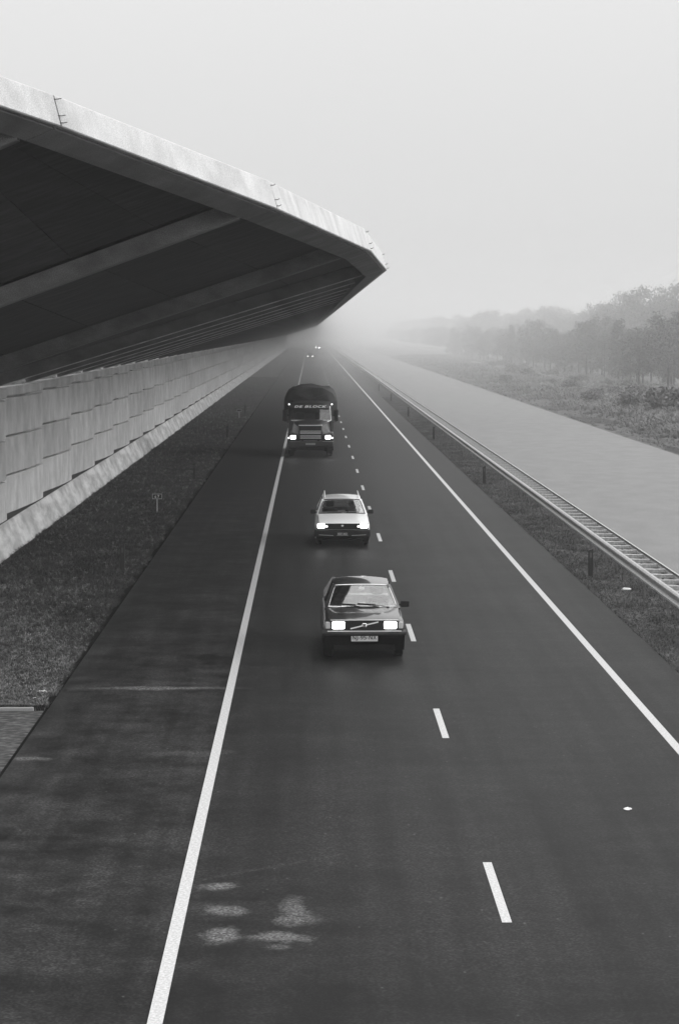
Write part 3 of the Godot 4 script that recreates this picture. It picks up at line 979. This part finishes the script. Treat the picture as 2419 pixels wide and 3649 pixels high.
func build_hatchback() -> void:
	var c := {"half_width": 0.83, "front": 0.70, "rear": -3.4, "rear_axle": -2.4, "belt": 0.91, "hood_front": 0.835, "hood_back": 0.945, "ws_base_z": -0.50, "ws_top_z": -1.18, "roof_end": -2.75, "rear_base_z": -3.3, "roof_half": 0.565, "ws_half": 0.70, "top": 1.395, "paint": M.black_paint, "trim": M.chrome, "gutter": M.trim, "bumper": M.bumper_grey, "bumper_lo": 0.505, "bumper_hi": 0.60, "hood_ridge": 0.006}
	var o := make_car("hatchback_car", c)
	o.position = Vector3(1.06, 0, -47.75)
	o.rotation.y = 0.012
	tag(o, "shiny black hatchback with square headlights and a diagonal grille bar", "car", "oncoming vehicles")
	var f: float = c.front
	# grille with bars and a diagonal strip
	var g := Builder.new()
	g.box(Vector3(-0.37, 0.625, f - 0.02), Vector3(0.37, 0.80, f + 0.004))
	var gr := put("grille", g.done(), M.plastic, o)
	var gb := Builder.new()
	for k in 9:
		gb.box(Vector3(-0.36, 0.635 + 0.018 * k, f + 0.0045), Vector3(0.36, 0.640 + 0.018 * k, f + 0.012))
	put("grille_bars", gb.done(), M.bumper_grey, gr)
	var ds := Builder.new()
	ds.bar(Vector3(-0.28, 0.645, f + 0.02), Vector3(0.28, 0.78, f + 0.02), 0.012, 0.024)
	put("diagonal_bar", ds.done(), M.trim, gr)
	var em := Builder.new()
	em.bevel_box(Vector3(-0.042, 0.675, f + 0.018), Vector3(0.042, 0.755, f + 0.035), 0.008)
	put("emblem", em.done(), M.chrome, gr)
	for s in [-1.0, 1.0]:
		var fr := Builder.new()
		fr.bevel_box(Vector3(s * 0.52 - 0.15, 0.62, f - 0.05), Vector3(s * 0.52 + 0.15, 0.808, f + 0.006), 0.01)
		put("headlight_frame", fr.done(), M.bumper_grey, o)
		add_lamp(o, Vector3(s * 0.52, 0.715, f + 0.012), Vector2(0.255, 0.15), "headlight", M.lamp, 0.04)
		var tl := Builder.new()
		tl.bevel_box(Vector3(s * 0.725 - 0.05, 0.635, f - 0.09), Vector3(s * 0.725 + 0.05, 0.78, f - 0.012), 0.015)
		put("indicator", tl.done(), M.lens, o)
	var hl := Builder.new()
	hl.box(Vector3(-0.68, 0.811, f - 0.05), Vector3(0.68, 0.82, f - 0.0))
	put("bonnet_lip", hl.done(), M.trim, o)
	var bs := Builder.new()
	bs.box(Vector3(-0.74, 0.592, f + 0.03), Vector3(0.74, 0.605, f + 0.06))
	put("bumper_strip", bs.done(), M.trim, o)
	var pl := Builder.new()
	pl.bevel_box(Vector3(-0.265, 0.395, f + 0.056), Vector3(0.265, 0.502, f + 0.066), 0.003)
	var plate := put("number_plate", pl.done(), M.plate_light, o)
	put("lettering", letters("NJ-95-NX", 0.074, 0.004, 0.0, 1.12), M.ink, plate, Vector3(0, 0.413, f + 0.068))
	# mirror on the driver's side, wipers, sticker behind the screen
	var mi := Builder.new()
	mi.bevel_box(Vector3(0.80, 0.915, -0.80), Vector3(0.975, 1.04, -0.71), 0.015)
	mi.bar(Vector3(0.74, 0.94, -0.78), Vector3(0.82, 0.965, -0.76), 0.05, 0.04)
	put("door_mirror", mi.done(), M.plastic, o)
	for q in [[-0.02, -0.46], [0.52, -0.06]]:
		var wp := Builder.new()
		wp.tube([Vector3(q[0], 0.955, -0.40), Vector3(lerpf(q[0], q[1], 0.45), 0.985, -0.42), Vector3(lerpf(q[0], q[1], 0.9), 1.01, -0.45)], 0.008, 5)
		wp.bar(Vector3(q[1] + 0.32, 0.99, -0.42), Vector3(q[1] - 0.05, 1.012, -0.455), 0.014, 0.034)
		wp.bevel_box(Vector3(q[0] - 0.03, 0.935, -0.43), Vector3(q[0] + 0.03, 0.965, -0.37), 0.008)
		put("wiper", wp.done(), M.plastic, o)
	var vent := Builder.new()
	for k in 4:
		vent.box(Vector3(-0.34, 0.952 + 0.003 * k, -0.31 - 0.018 * k), Vector3(0.34, 0.962 + 0.003 * k, -0.305 - 0.018 * k))
	put("air_vent", vent.done(), M.plastic, o)
	var im := Builder.new()
	im.bevel_box(Vector3(-0.06, 1.235, -1.10), Vector3(0.06, 1.295, -1.085), 0.006)
	put("screen_sticker", im.done(), M.paper, o)
	var ae := Builder.new()
	ae.tube([Vector3(-0.43, 0.89, 0.0), Vector3(-0.46, 1.02, -0.28)], 0.005, 5)
	put("aerial", ae.done(), M.plastic, o)

func build_estate() -> void:
	var c := {"half_width": 0.842, "front": 0.78, "rear": -3.75, "rear_axle": -2.55, "belt": 0.885, "hood_front": 0.735, "hood_back": 0.92, "ws_base_z": -0.45, "ws_top_z": -1.12, "roof_end": -3.3, "rear_base_z": -3.65, "roof_half": 0.585, "ws_half": 0.715, "top": 1.385, "paint": M.white_paint, "trim": M.plastic, "bumper": M.plastic, "bumper_lo": 0.30, "bumper_hi": 0.515}
	var o := make_car("estate_car", c)
	o.position = Vector3(0.965, 0, -73.0)
	tag(o, "white estate car with black bumper and roof rails", "car", "oncoming vehicles")
	var f: float = c.front
	var g := Builder.new()
	g.box(Vector3(-0.79, 0.525, f - 0.05), Vector3(0.79, 0.705, f + 0.004))
	var gr := put("grille", g.done(), M.plastic, o)
	var em := Builder.new()
	var er := []
	for z in [0.016, 0.004]:
		var r := []
		for k in 14: r.append(Vector3(cos(TAU * k / 14.0) * 0.04, 0.64 + sin(TAU * k / 14.0) * 0.03, f + z))
		er.append(r)
	em.loft(er, true, true)
	put("emblem", em.done(), M.trim, gr)
	var gb := Builder.new()
	for k in 7:
		gb.box(Vector3(-0.36, 0.545 + 0.022 * k, f + 0.0045), Vector3(0.36, 0.550 + 0.022 * k, f + 0.011))
	put("grille_bars", gb.done(), M.bumper_grey, gr)
	for s in [-1.0, 1.0]:
		add_lamp(o, Vector3(s * 0.655, 0.635, f + 0.012), Vector2(0.225, 0.15), "headlight", M.lamp, 0.04)
		add_lamp(o, Vector3(s * 0.485, 0.618, f + 0.012), Vector2(0.07, 0.07), "driving_lamp", M.marker)
		var rr := Builder.new()
		rr.tube([Vector3(s * 0.53, 1.35, -1.45), Vector3(s * 0.53, 1.44, -1.58), Vector3(s * 0.53, 1.46, -1.8), Vector3(s * 0.53, 1.46, -3.0), Vector3(s * 0.53, 1.43, -3.15), Vector3(s * 0.57, 1.33, -3.25)], 0.017, 6)
		put("roof_rail", rr.done(), M.trim, o)
		var mi := Builder.new()
		mi.bevel_box(Vector3(s * 0.90 - 0.08, 0.90, -0.72), Vector3(s * 0.90 + 0.08, 1.03, -0.62), 0.02)
		mi.bar(Vector3(s * 0.76, 0.94, -0.68), Vector3(s * 0.84, 0.96, -0.67), 0.06, 0.04)
		put("door_mirror", mi.done(), M.plastic, o)
	var wp := Builder.new()
	wp.bar(Vector3(0.1, 0.945, -0.35), Vector3(0.52, 0.972, -0.40), 0.02, 0.02)
	put("wiper", wp.done(), M.plastic, o)
	var wq := Builder.new()
	wq.bar(Vector3(-0.45, 0.945, -0.37), Vector3(-0.02, 0.95, -0.35), 0.02, 0.02)
	put("wiper", wq.done(), M.plastic, o)
	for s in [-1.0, 1.0]:
		var st := Builder.new()
		st.bar(Vector3(s * 0.28, 0.345, f + 0.074), Vector3(s * 0.72, 0.365, f + 0.055), 0.014, 0.02)
		put("bumper_strip", st.done(), M.steel, o)
	var pl := Builder.new()
	pl.bevel_box(Vector3(-0.175, 0.345, f + 0.075), Vector3(0.175, 0.445, f + 0.084), 0.003)
	var plate := put("number_plate", pl.done(), M.plate_dark, o)
	put("lettering", letters("BZE 443", 0.060, 0.004, 0.0, 0.95), M.plate_light, plate, Vector3(0, 0.367, f + 0.086))
	var rim := Builder.new()
	rim.box(Vector3(-0.175, 0.347, f + 0.0845), Vector3(0.175, 0.355, f + 0.087))
	put("plate_edge", rim.done(), M.plate_light, plate)

func build_far_cars() -> void:
	for k in 2:
		var c := {"half_width": 0.83, "front": 0.75, "rear": -3.4, "rear_axle": -2.45, "belt": 0.89, "hood_front": 0.79, "hood_back": 0.925, "ws_base_z": -0.50, "ws_top_z": -1.18, "roof_end": -2.75, "rear_base_z": -3.3, "roof_half": 0.565, "ws_half": 0.70, "top": 1.40, "paint": M.black_paint if k == 0 else M.grey_paint, "trim": M.plastic, "bumper": M.plastic, "bumper_lo": 0.38, "bumper_hi": 0.53}
		var o := make_car("distant_car", c)
		o.position = Vector3(-0.15, 0, -560.0) if k == 0 else Vector3(2.5, 0, -860.0)
		tag(o, "tiny dark car with lit headlights far behind the lorry" if k == 0 else "farthest car, only its two headlights showing in the mist", "car", "oncoming vehicles")
		for s in [-1.0, 1.0]:
			add_lamp(o, Vector3(s * 0.56, 0.66, 0.77), Vector2(0.26, 0.2), "headlight", M.lamp if k == 0 else M.lamp_far, 0.0)

func build_lorry() -> void:
	var o := node("lorry", Vector3(-0.02, 0, -125.4))
	tag(o, "dark bonneted lorry with sheeted load and name board above the windscreen", "lorry", "oncoming vehicles")
	# front axle at z 0, nose at z 1.2
	# ---- chassis
	var ch := Builder.new()
	for s in [-0.42, 0.42]:
		ch.box(Vector3(s - 0.05, 0.62, -7.6), Vector3(s + 0.05, 0.9, 1.0))
	ch.box(Vector3(-0.6, 0.45, -0.08), Vector3(0.6, 0.6, 0.08))
	put("chassis", ch.done(), M.rubber, o)
	for z in [0.0, -4.6, -5.9]:
		for s in [-1.0, 1.0]:
			wheel(o, s * 1.0, 0.51, z, 0.51, 0.30 if z == 0.0 else 0.5, M.steel)
	# ---- cab
	var cw := 1.19
	var cb := Builder.new()
	var cr := []
	for q in [[-0.55, 0.0], [-0.62, 0.03], [-2.05, 0.03], [-2.12, 0.0]]:
		var w: float = cw - 0.06 + q[1]
		var tp: float = 2.80 + q[1]
		cr.append([Vector3(-w, 0.95, q[0]), Vector3(-w, 1.84, q[0]), Vector3(-w + 0.03, 1.88, q[0]), Vector3(w - 0.03, 1.88, q[0]), Vector3(w, 1.84, q[0]), Vector3(w, 0.95, q[0])])
	cb.loft(cr, true, true)
	put("cab_body", cb.done(), M.truck_paint, o)
	var rf := Builder.new()
	rf.sheet(func(u: float, v: float) -> Vector3:
		var s := lerpf(-1.0, 1.0, u)
		return Vector3(s * (cw - 0.08), 2.86 - 0.07 * pow(absf(s), 3.0) - 0.10 * pow(1.0 - v, 4.0), lerpf(-0.86, -2.12, v)), 12, 8, 0.05)
	put("cab_roof", rf.done(), M.truck_paint, o)
	var bk := Builder.new()
	bk.box(Vector3(-cw + 0.05, 1.86, -2.12), Vector3(cw - 0.05, 2.78, -2.06))
	put("cab_back", bk.done(), M.truck_paint, o)
	for s in [-1.0, 1.0]:
		var p := Builder.new()
		p.bar(Vector3(s * (cw - 0.09), 1.85, -0.60), Vector3(s * (cw - 0.13), 2.74, -0.88), 0.10, 0.09)
		put("pillar", p.done(), M.truck_paint, o)
		var sw := Builder.new()
		sw.box(Vector3(s * (cw - 0.07) - 0.004, 1.9, -1.5), Vector3(s * (cw - 0.07) + 0.004, 2.66, -0.86))
		put("side_window", sw.done(), M.glass, o)
		var q := Builder.new()
		q.box(Vector3(minf(s * (cw - 0.05), s * (cw - 0.11)), 1.86, -2.06), Vector3(maxf(s * (cw - 0.05), s * (cw - 0.11)), 2.76, -1.5))
		put("cab_side", q.done(), M.truck_paint, o)
	# bright trim up the right-hand pillar and along the screen's foot
	var tr := Builder.new()
	tr.tube([Vector3(1.02, 2.60, -0.79), Vector3(1.06, 2.3, -0.72), Vector3(1.09, 1.86, -0.545), Vector3(0.62, 1.655, -0.20), Vector3(0.58, 1.65, -0.17)], 0.036, 6)
	put("pillar_trim", tr.done(), M.trim, o)
	var wsb := Builder.new()
	for k in 2:  # doubled sheet, added to strengthen the reflected sky
		wsb.sheet(func(u: float, v: float) -> Vector3:
			var s := lerpf(-1.0, 1.0, u)
			return Vector3(s * lerpf(1.06, 1.0, v), lerpf(1.86, 2.62, v), lerpf(-0.56, -0.80, v) + 0.09 * (1.0 - s * s) - 0.008 * k), 14, 6, 0.003)
	put("windscreen", wsb.done(), M.screen, o)
	for q in [[-1.03, -0.28], [-0.2, 0.52], [0.68, 1.0]]:
		var st := Builder.new()
		st.bar(Vector3(q[0], 1.855, -0.49), Vector3(q[1], 1.855, -0.47), 0.045, 0.045)
		put("screen_strip", st.done(), M.trim, o)
	var da := Builder.new()
	da.bevel_box(Vector3(-1.05, 1.6, -1.0), Vector3(1.05, 1.86, -0.64), 0.04)
	put("dashboard", da.done(), M.interior, o)
	for s in [-0.55, 0.55]:
		var se := Builder.new()
		se.bevel_box(Vector3(s - 0.26, 1.2, -1.75), Vector3(s + 0.26, 2.25, -1.55), 0.06)
		put("seat", se.done(), M.interior, o)
	# ---- name board over the screen, drooping like a visor
	var vb := Builder.new()
	vb.sheet(func(u: float, v: float) -> Vector3:
		var s := lerpf(-1.0, 1.0, u)
		return Vector3(s * 1.02, lerpf(2.50, 2.73, v), lerpf(-0.62, -0.70, v) + 0.06 * (1.0 - s * s)), 12, 3, 0.02)
	var board := put("name_board", vb.done(), M.truck_paint, o)
	var txt := put("lettering", letters("DE BLOCK", 0.125, 0.006, 0.45, 2.05), M.letter_white, board, Vector3(0.0, 2.525, -0.548))
	txt.rotation.x = -0.3
	# ---- bonnet
	var hb := Builder.new()
	hb.sheet(func(u: float, v: float) -> Vector3:
		var s := lerpf(-1.0, 1.0, u)
		var w := lerpf(0.58, 0.98, pow(v, 0.7))
		return Vector3(s * w, lerpf(1.62, 1.84, v) + 0.05 * (1.0 - s * s) - 0.05 * pow(absf(s), 6.0), lerpf(1.0, -0.53, v) + 0.05 * (1.0 - s * s) * (1.0 - v)), 12, 8, 0.03)
	put("bonnet", hb.done(), M.truck_paint, o)
	for s in [-1.0, 1.0]:
		var sd := Builder.new()
		sd.sheet(func(u: float, v: float) -> Vector3:
			var top := Vector3(s * lerpf(0.58, 0.98, pow(u, 0.7)), lerpf(1.57, 1.79, u), lerpf(1.0, -0.53, u))
			var low := Vector3(s * lerpf(0.66, 1.12, u), 0.98, lerpf(1.06, -0.5, u))
			return top.lerp(low, v), 8, 6, 0.02 * -s)
		put("bonnet_side", sd.done(), M.truck_paint, o)
		# wing arching over the wheel
		var wg := Builder.new()
		wg.sheet(func(u: float, v: float) -> Vector3:
			var a := lerpf(-0.15, 1.0, u) * PI
			var zz := cos(a) * 0.72 + 0.02
			var yy := 0.55 + maxf(sin(a), -0.1) * 0.66
			return Vector3(s * lerpf(0.60, 1.21, v), yy - 0.03 * pow(v, 4.0), zz), 14, 5, 0.02 * s)
		put("wing", wg.done(), M.truck_paint, o)
		var hl := Builder.new()
		hl.bevel_box(Vector3(s * 0.93 - 0.27, 0.84, 0.72), Vector3(s * 0.93 + 0.27, 1.20, 1.06), 0.04)
		put("lamp_housing", hl.done(), M.truck_paint, o)
		add_lamp(o, Vector3(s * 0.92, 1.02, 1.07), Vector2(0.27, 0.20), "headlight", M.lamp, 0.05)
		add_lamp(o, Vector3(s * 1.155, 0.985, 1.07), Vector2(0.09, 0.09), "side_lamp", M.marker)
		add_lamp(o, Vector3(s * 1.14, 2.70, -0.72), Vector2(0.085, 0.085), "roof_marker_lamp", M.marker)
		var mi := Builder.new()
		mi.bevel_box(Vector3(s * 1.36 - 0.12, 1.82, -0.62), Vector3(s * 1.36 + 0.12, 2.42, -0.52), 0.03)
		mi.tube([Vector3(s * 1.10, 2.5, -0.8), Vector3(s * 1.36, 2.46, -0.63), Vector3(s * 1.36, 1.78, -0.63), Vector3(s * 1.12, 1.72, -0.75)], 0.016, 6)
		put("door_mirror", mi.done(), M.plastic, o)
	var sl := Builder.new()
	sl.bevel_box(Vector3(0.72, 1.24, 0.80), Vector3(1.19, 1.30, 1.0), 0.02)
	put("wing_strip", sl.done(), M.steel, o)
	# ---- grille: two groups of three bright slats
	var gp := Builder.new()
	gp.bevel_box(Vector3(-0.60, 0.86, 0.92), Vector3(0.60, 1.62, 1.05), 0.03)
	var gr := put("grille", gp.done(), M.plastic, o)
	for y in [0.965, 1.03, 1.095, 1.215, 1.28, 1.345]:
		var sb := Builder.new()
		sb.bevel_box(Vector3(-0.55, y - 0.013, 1.052), Vector3(0.55, y + 0.013, 1.085), 0.005)
		put("slat", sb.done(), M.trim, gr)
	var tl := Builder.new()
	tl.bevel_box(Vector3(-0.62, 1.62, 0.98), Vector3(0.62, 1.668, 1.085), 0.008)
	put("bonnet_strip", tl.done(), M.trim, o)
	var hr := Builder.new()
	for k in 3:
		hr.box(Vector3(-0.60, 1.445 + 0.05 * k, 1.0515), Vector3(0.60, 1.452 + 0.05 * k, 1.06))
	put("grille_ribs", hr.done(), M.bumper_grey, gr)
	var bu := Builder.new()
	bu.bevel_box(Vector3(-1.21, 0.53, 0.95), Vector3(1.21, 0.82, 1.2), 0.05)
	put("bumper", bu.done(), M.bumper_grey, o)
	var be := Builder.new()
	be.box(Vector3(0.62, 0.79, 1.16), Vector3(1.2, 0.815, 1.206))
	put("bumper_edge", be.done(), M.steel, o)
	var pl := Builder.new()
	pl.bevel_box(Vector3(-0.26, 0.62, 1.201), Vector3(0.26, 0.72, 1.21), 0.003)
	put("number_plate", pl.done(), M.steel, o)
	var ap := Builder.new()
	ap.box(Vector3(-0.75, 0.32, 0.7), Vector3(0.75, 0.53, 0.9))
	put("front_apron", ap.done(), M.rubber, o)
	# ---- load: body under a stretched dark sheet
	var ld := Builder.new()
	ld.box(Vector3(-1.22, 0.95, -8.0), Vector3(1.22, 2.2, -2.35))
	put("load_body", ld.done(), M.truck_paint, o)
	var nz := FastNoiseLite.new(); nz.seed = 8; nz.frequency = 1.2; nz.fractal_octaves = 3
	var tp := Builder.new(true)
	var rings := []
	var prof := [[-1.34, 2.0], [-1.42, 2.35], [-1.43, 2.75], [-1.38, 3.05], [-1.24, 3.28], [-1.0, 3.42], [-0.6, 3.51], [0.0, 3.55], [0.6, 3.51], [1.0, 3.42], [1.24, 3.28], [1.38, 3.05], [1.43, 2.75], [1.42, 2.35], [1.34, 2.0]]
	for k in 14:
		var z := -2.3 - 5.8 * maxf(0.0, k - 2) / 11.0
		var sh := 1.0
		if k == 0: sh = 0.55
		elif k == 1: sh = 0.93; 
		var r := []
		for p in prof:
			var q := Vector3(p[0] * (0.6 if k == 0 else (0.97 if k == 1 else 1.0)), lerpf(2.5, p[1], sh), z + (0.22 if k == 0 else (0.14 if k == 1 else 0.0)))
			var d := nz.get_noise_3d(q.x * 1.6, q.y * 1.6, q.z * 1.6) * 0.22
			r.append(q + Vector3(d * 0.4, d, d if k < 3 else 0.0))
		rings.append(r)
	tp.loft(rings, true, true)
	var tarp := put("tarpaulin", tp.done(), M.tarp, o)
	var rope := Builder.new()
	rope.tube([Vector3(-0.75, 3.36, -2.02), Vector3(-0.2, 3.02, -1.90), Vector3(-0.02, 2.95, -1.88), Vector3(0.2, 2.66, -1.94)], 0.012, 5)
	rope.tube([Vector3(-0.02, 2.95, -1.88), Vector3(0.5, 3.12, -1.90), Vector3(0.98, 3.24, -2.05)], 0.012, 5)
	put("rope", rope.done(), M.bumper_grey, tarp)

# ---------------------------------------------------------------- plants
func crown_mesh(kind: int, sd: int, hgt: float, width: float, leaves: int) -> ArrayMesh:
	var r := RandomNumberGenerator.new()
	r.seed = sd
	var st := SurfaceTool.new()
	st.begin(Mesh.PRIMITIVE_TRIANGLES)
	st.set_smooth_group(-1)
	# boughs: clump centres in the crown's volume
	var clumps := []
	var nc := 60 if kind == 0 else 90
	for i in nc:
		var t := (i + r.randf()) / nc
		var a := r.randf() * TAU
		var rad := 0.0
		var y := 0.0
		if kind == 0:         # broad, lumpy
			y = lerpf(0.28, 0.96, t)
			rad = width * 0.5 * sqrt(maxf(0.0, 1.0 - pow((y - 0.58) / 0.42, 2.0))) * sqrt(r.randf())
			clumps.append([Vector3(cos(a) * rad, y * hgt, sin(a) * rad), width * r.randf_range(0.08, 0.19)])
		else:                 # pointed conifer or young birch
			y = lerpf(0.10, 0.98, pow(t, 0.85))
			rad = width * 0.5 * (1.12 - y) * r.randf_range(0.3, 1.0)
			clumps.append([Vector3(cos(a) * rad, y * hgt, sin(a) * rad), width * r.randf_range(0.10, 0.19) * (1.15 - y * 0.6)])
	for i in leaves:
		var c: Array = clumps[r.randi() % nc]
		while r.randf() > pow(c[1] / (width * 0.2), 2.0): c = clumps[r.randi() % nc]
		var dir := Vector3(r.randfn(), r.randfn() * 0.75, r.randfn())
		var p: Vector3 = c[0] + dir.normalized() * c[1] * pow(r.randf(), 0.5)
		var size := r.randf_range(0.10, 0.22) * (1.0 if kind == 0 else 0.85)
		var u := Vector3(r.randfn(), r.randfn(), r.randfn()).normalized()
		var v := u.cross(Vector3(r.randfn(), r.randfn(), r.randfn())).normalized()
		var tone := r.randf_range(0.08, 0.16)
		st.set_color(Color(tone, tone, tone))
		var q := [p - u * size, p + v * size * 0.6, p + u * size, p - v * size * 0.6]
		for k in [0, 1, 2, 0, 2, 3]:
			st.add_vertex(q[k])
	st.generate_normals()
	return st.commit()

func trunk_mesh(kind: int, sd: int, hgt: float, width: float) -> ArrayMesh:
	var r := RandomNumberGenerator.new()
	r.seed = sd
	var b := Builder.new(true)
	var base := 0.014 * hgt + 0.04
	var rings := []
	for k in 6:
		var t := k / 5.0
		var ring := []
		var cx := sin(t * 3.0 + sd) * 0.12 * t
		for j in 7:
			var a := -TAU * j / 7.0
			ring.append(Vector3(cx + cos(a) * base * (1.0 - 0.85 * t), lerpf(-0.3, hgt * (0.8 if kind == 0 else 0.96), t), sin(a) * base * (1.0 - 0.85 * t)))
		rings.append(ring)
	rings.reverse()
	b.loft(rings, true, true)
	for k in 8:
		var y := hgt * r.randf_range(0.3, 0.75)
		var a := r.randf() * TAU
		var l := width * r.randf_range(0.25, 0.42) * (1.0 if kind == 0 else 0.6)
		b.tube([Vector3(0, y, 0), Vector3(cos(a) * l * 0.6, y + l * 0.3, sin(a) * l * 0.6), Vector3(cos(a) * l, y + l * 0.55, sin(a) * l)], base * 0.28, 5)
	return b.done()

func build_plants() -> void:
	var n := FastNoiseLite.new(); n.seed = 4; n.frequency = 0.03; n.fractal_octaves = 3
	var protos := []
	for k in 9:
		var kind := 0 if k < 5 else 1
		var h: float = [11.0, 12.5, 10.0, 13.0, 11.5, 8.0, 7.0, 8.8, 6.2][k]
		var w: float = [8.0, 7.5, 7.0, 8.5, 6.5, 4.6, 4.2, 4.0, 4.4][k]
		protos.append([trunk_mesh(kind, 10 + k, h, w), crown_mesh(kind, 30 + k, h, w, 4500 if kind == 0 else 3600), h, kind])
	var plant := func(p: int, x: float, z: float, s: float, label: String, group: String) -> void:
		var kind: int = protos[p][3]
		var o := node("broadleaf_tree" if kind == 0 else "young_pine_tree", Vector3(x, heath_y(x, z, n) - 0.05, z))
		o.rotation.y = rng.randf() * TAU
		o.scale = Vector3(s * rng.randf_range(0.92, 1.1), s, s * rng.randf_range(0.92, 1.1))
		put("trunk", protos[p][0], M.bark, o)
		put("crown", protos[p][1], M.leaf, o)
		tag(o, label, "tree", group)
	# trees that can be told apart
	plant.call(5, 38.0, -292.0, 0.98, "pointed young tree standing foremost before the pale wood", "small trees before the wood")
	plant.call(2, 40.0, -262.0, 0.85, "dark bushy tree low at the frame's edge", "small trees before the wood")
	plant.call(3, 59.0, -392.0, 1.02, "tall broad tree, topmost of the wood at the frame's edge", "trees of the misty wood")
	plant.call(1, 60.0, -452.0, 1.08, "wide domed tree rising highest over the wood's shoulder", "trees of the misty wood")
	# the front rank
	var z := -250.0
	while z > -640.0:
		for k in 2:
			var x := rng.randf_range(35.5, 40.0) + k * 5.0
			var young := rng.randf() < 0.4
			plant.call(5 + rng.randi() % 4 if young else rng.randi() % 5, x, z + rng.randf_range(-2.5, 2.5), rng.randf_range(0.62, 0.95) if young else rng.randf_range(0.42, 0.68), ("small tree in the clearer near part of the wood's front rank" if z > -330.0 else ("small tree in the greyer middle of the wood's front rank" if z > -450.0 else "small tree at the pale far end of the front rank")), "small trees before the wood")
		z -= 6.5 + (-z - 250.0) * 0.016
	# the taller wood behind
	z = -330.0
	while z > -720.0:
		for k in 2:
			var x := rng.randf_range(52.0, 58.0) + k * 9.0
			var s := rng.randf_range(0.8, 0.98)
			if z > -430.0: s *= 1.08
			if z < -480.0 and z > -640.0: s *= 0.9
			plant.call(rng.randi() % 5, x, z + rng.randf_range(-3, 3), s, ("tall rounded tree in the near shoulder of the wood" if z > -430.0 else ("tall rounded tree in the lower middle of the wood" if z > -560.0 else "tall tree where the wood dissolves into the mist")), "trees of the misty wood")
		z -= 7.5 + (-z - 330.0) * 0.022
	# beyond that the wood reads as one mass
	var mm := MultiMesh.new()
	mm.transform_format = MultiMesh.TRANSFORM_3D
	mm.mesh = protos[1][1]
	mm.instance_count = 150
	for i in 150:
		var zf := -640.0 - 750.0 * pow(float(i) / 150.0, 1.2)
		var xf := rng.randf_range(36.0, 74.0)
		var sc := rng.randf_range(0.75, 1.0) * (0.65 if xf < 46.0 else 1.0)
		mm.set_instance_transform(i, Transform3D(Basis(Vector3.UP, rng.randf() * TAU).scaled(Vector3.ONE * sc), Vector3(xf, heath_y(xf, zf, n) - 0.1, zf)))
	var wood := MultiMeshInstance3D.new()
	wood.multimesh = mm
	wood.material_override = M.leaf
	wood.name = numbered("far_wood")
	add_child(wood)
	tag(wood, "far end of the wood, a pale mass in the mist", "wood", "", "stuff")
	# shrubs on the bank
	var shrubs := []
	for k in 3:
		shrubs.append([crown_mesh(0, 70 + k, 1.7, 2.8, 900), trunk_mesh(0, 80 + k, 1.3, 1.6)])
	var spots := [[27.5, -183.0, 1.2, "wide pale shrub, largest on the near bank"], [30.0, -190.0, 1.0, "rounded shrub behind the large pale one"], [26.0, -193.0, 0.8, "low dark shrub left of the large pale one"], [31.5, -178.0, 1.2, "shrub at the frame's edge beside the wood"], [27.0, -222.0, 0.55, "small dark bush alone on the grass"], [25.3, -214.0, 0.6, "low bush near the edge of the pale carriageway"], [24.0, -290.0, 0.6, "single small bush standing on the bank halfway along"]]
	for k in spots.size() + 26:
		var q: Array
		if k < spots.size():
			q = spots[k]
		else:
			var zz := rng.randf_range(-190.0, -430.0)
			q = [rng.randf_range(25.0, 34.0), zz, rng.randf_range(0.35, 0.8), "low scattered shrub on the misty bank"]
		var o := node("shrub", Vector3(q[0], heath_y(q[0], q[1], n) - 0.25 * q[2], q[1]))
		o.rotation.y = rng.randf() * TAU
		o.scale = Vector3.ONE * q[2]
		put("foliage", shrubs[k % 3][0], M.leaf, o)
		put("stem", shrubs[k % 3][1], M.bark, o)
		tag(o, q[3], "shrub", "shrubs on the bank")

# ----------------------------------------------------------------
func _ready() -> void:
	rng.seed = 2024
	var cam := Camera3D.new()
	cam.name = "camera"
	cam.position = Vector3(0, EYE, 0)
	cam.rotation = Vector3(deg_to_rad(-4.384), deg_to_rad(-0.6933), 0)
	cam.rotation_order = EULER_ORDER_YXZ
	cam.fov = 24.48
	cam.near = 0.5
	cam.far = 6000.0
	add_child(cam)
	cam.current = true
	var env := Environment.new()
	env.background_mode = Environment.BG_SKY
	var sky := Sky.new()
	var sm := ProceduralSkyMaterial.new()
	sm.sky_top_color = grey(1.0)
	sm.sky_horizon_color = grey(0.26)
	sm.sky_curve = 1.2
	sm.ground_bottom_color = grey(0.2)
	sm.ground_horizon_color = grey(0.26)
	sm.sun_angle_max = 1.0
	sm.sun_curve = 0.15
	sky.sky_material = sm
	env.sky = sky
	env.background_energy_multiplier = 2.6
	env.tonemap_mode = Environment.TONE_MAPPER_LINEAR
	env.tonemap_exposure = 1.0
	env.fog_enabled = true
	env.fog_density = 0.0005
	env.fog_light_color = Color(0.92, 0.92, 0.92)
	env.volumetric_fog_enabled = true
	env.volumetric_fog_density = 0.0
	env.sdfgi_enabled = true
	env.ssao_enabled = true
	env.ssil_enabled = true
	var we := WorldEnvironment.new()
	we.name = "world_environment"
	we.environment = env
	add_child(we)
	var sun := DirectionalLight3D.new()
	sun.name = "sun"
	sun.light_energy = 0.5
	sun.light_angular_distance = 25.0
	sun.shadow_enabled = true
	sun.rotation = Vector3(deg_to_rad(-24), deg_to_rad(86), 0)
	add_child(sun)

	make_materials()
	build_fog_bank()
	build_ground()
	build_gallery()
	build_wall()
	build_guard_rail()
	build_hatchback()
	build_estate()
	build_lorry()
	build_far_cars()
	build_roadside()
	build_plants()
	build_grass()
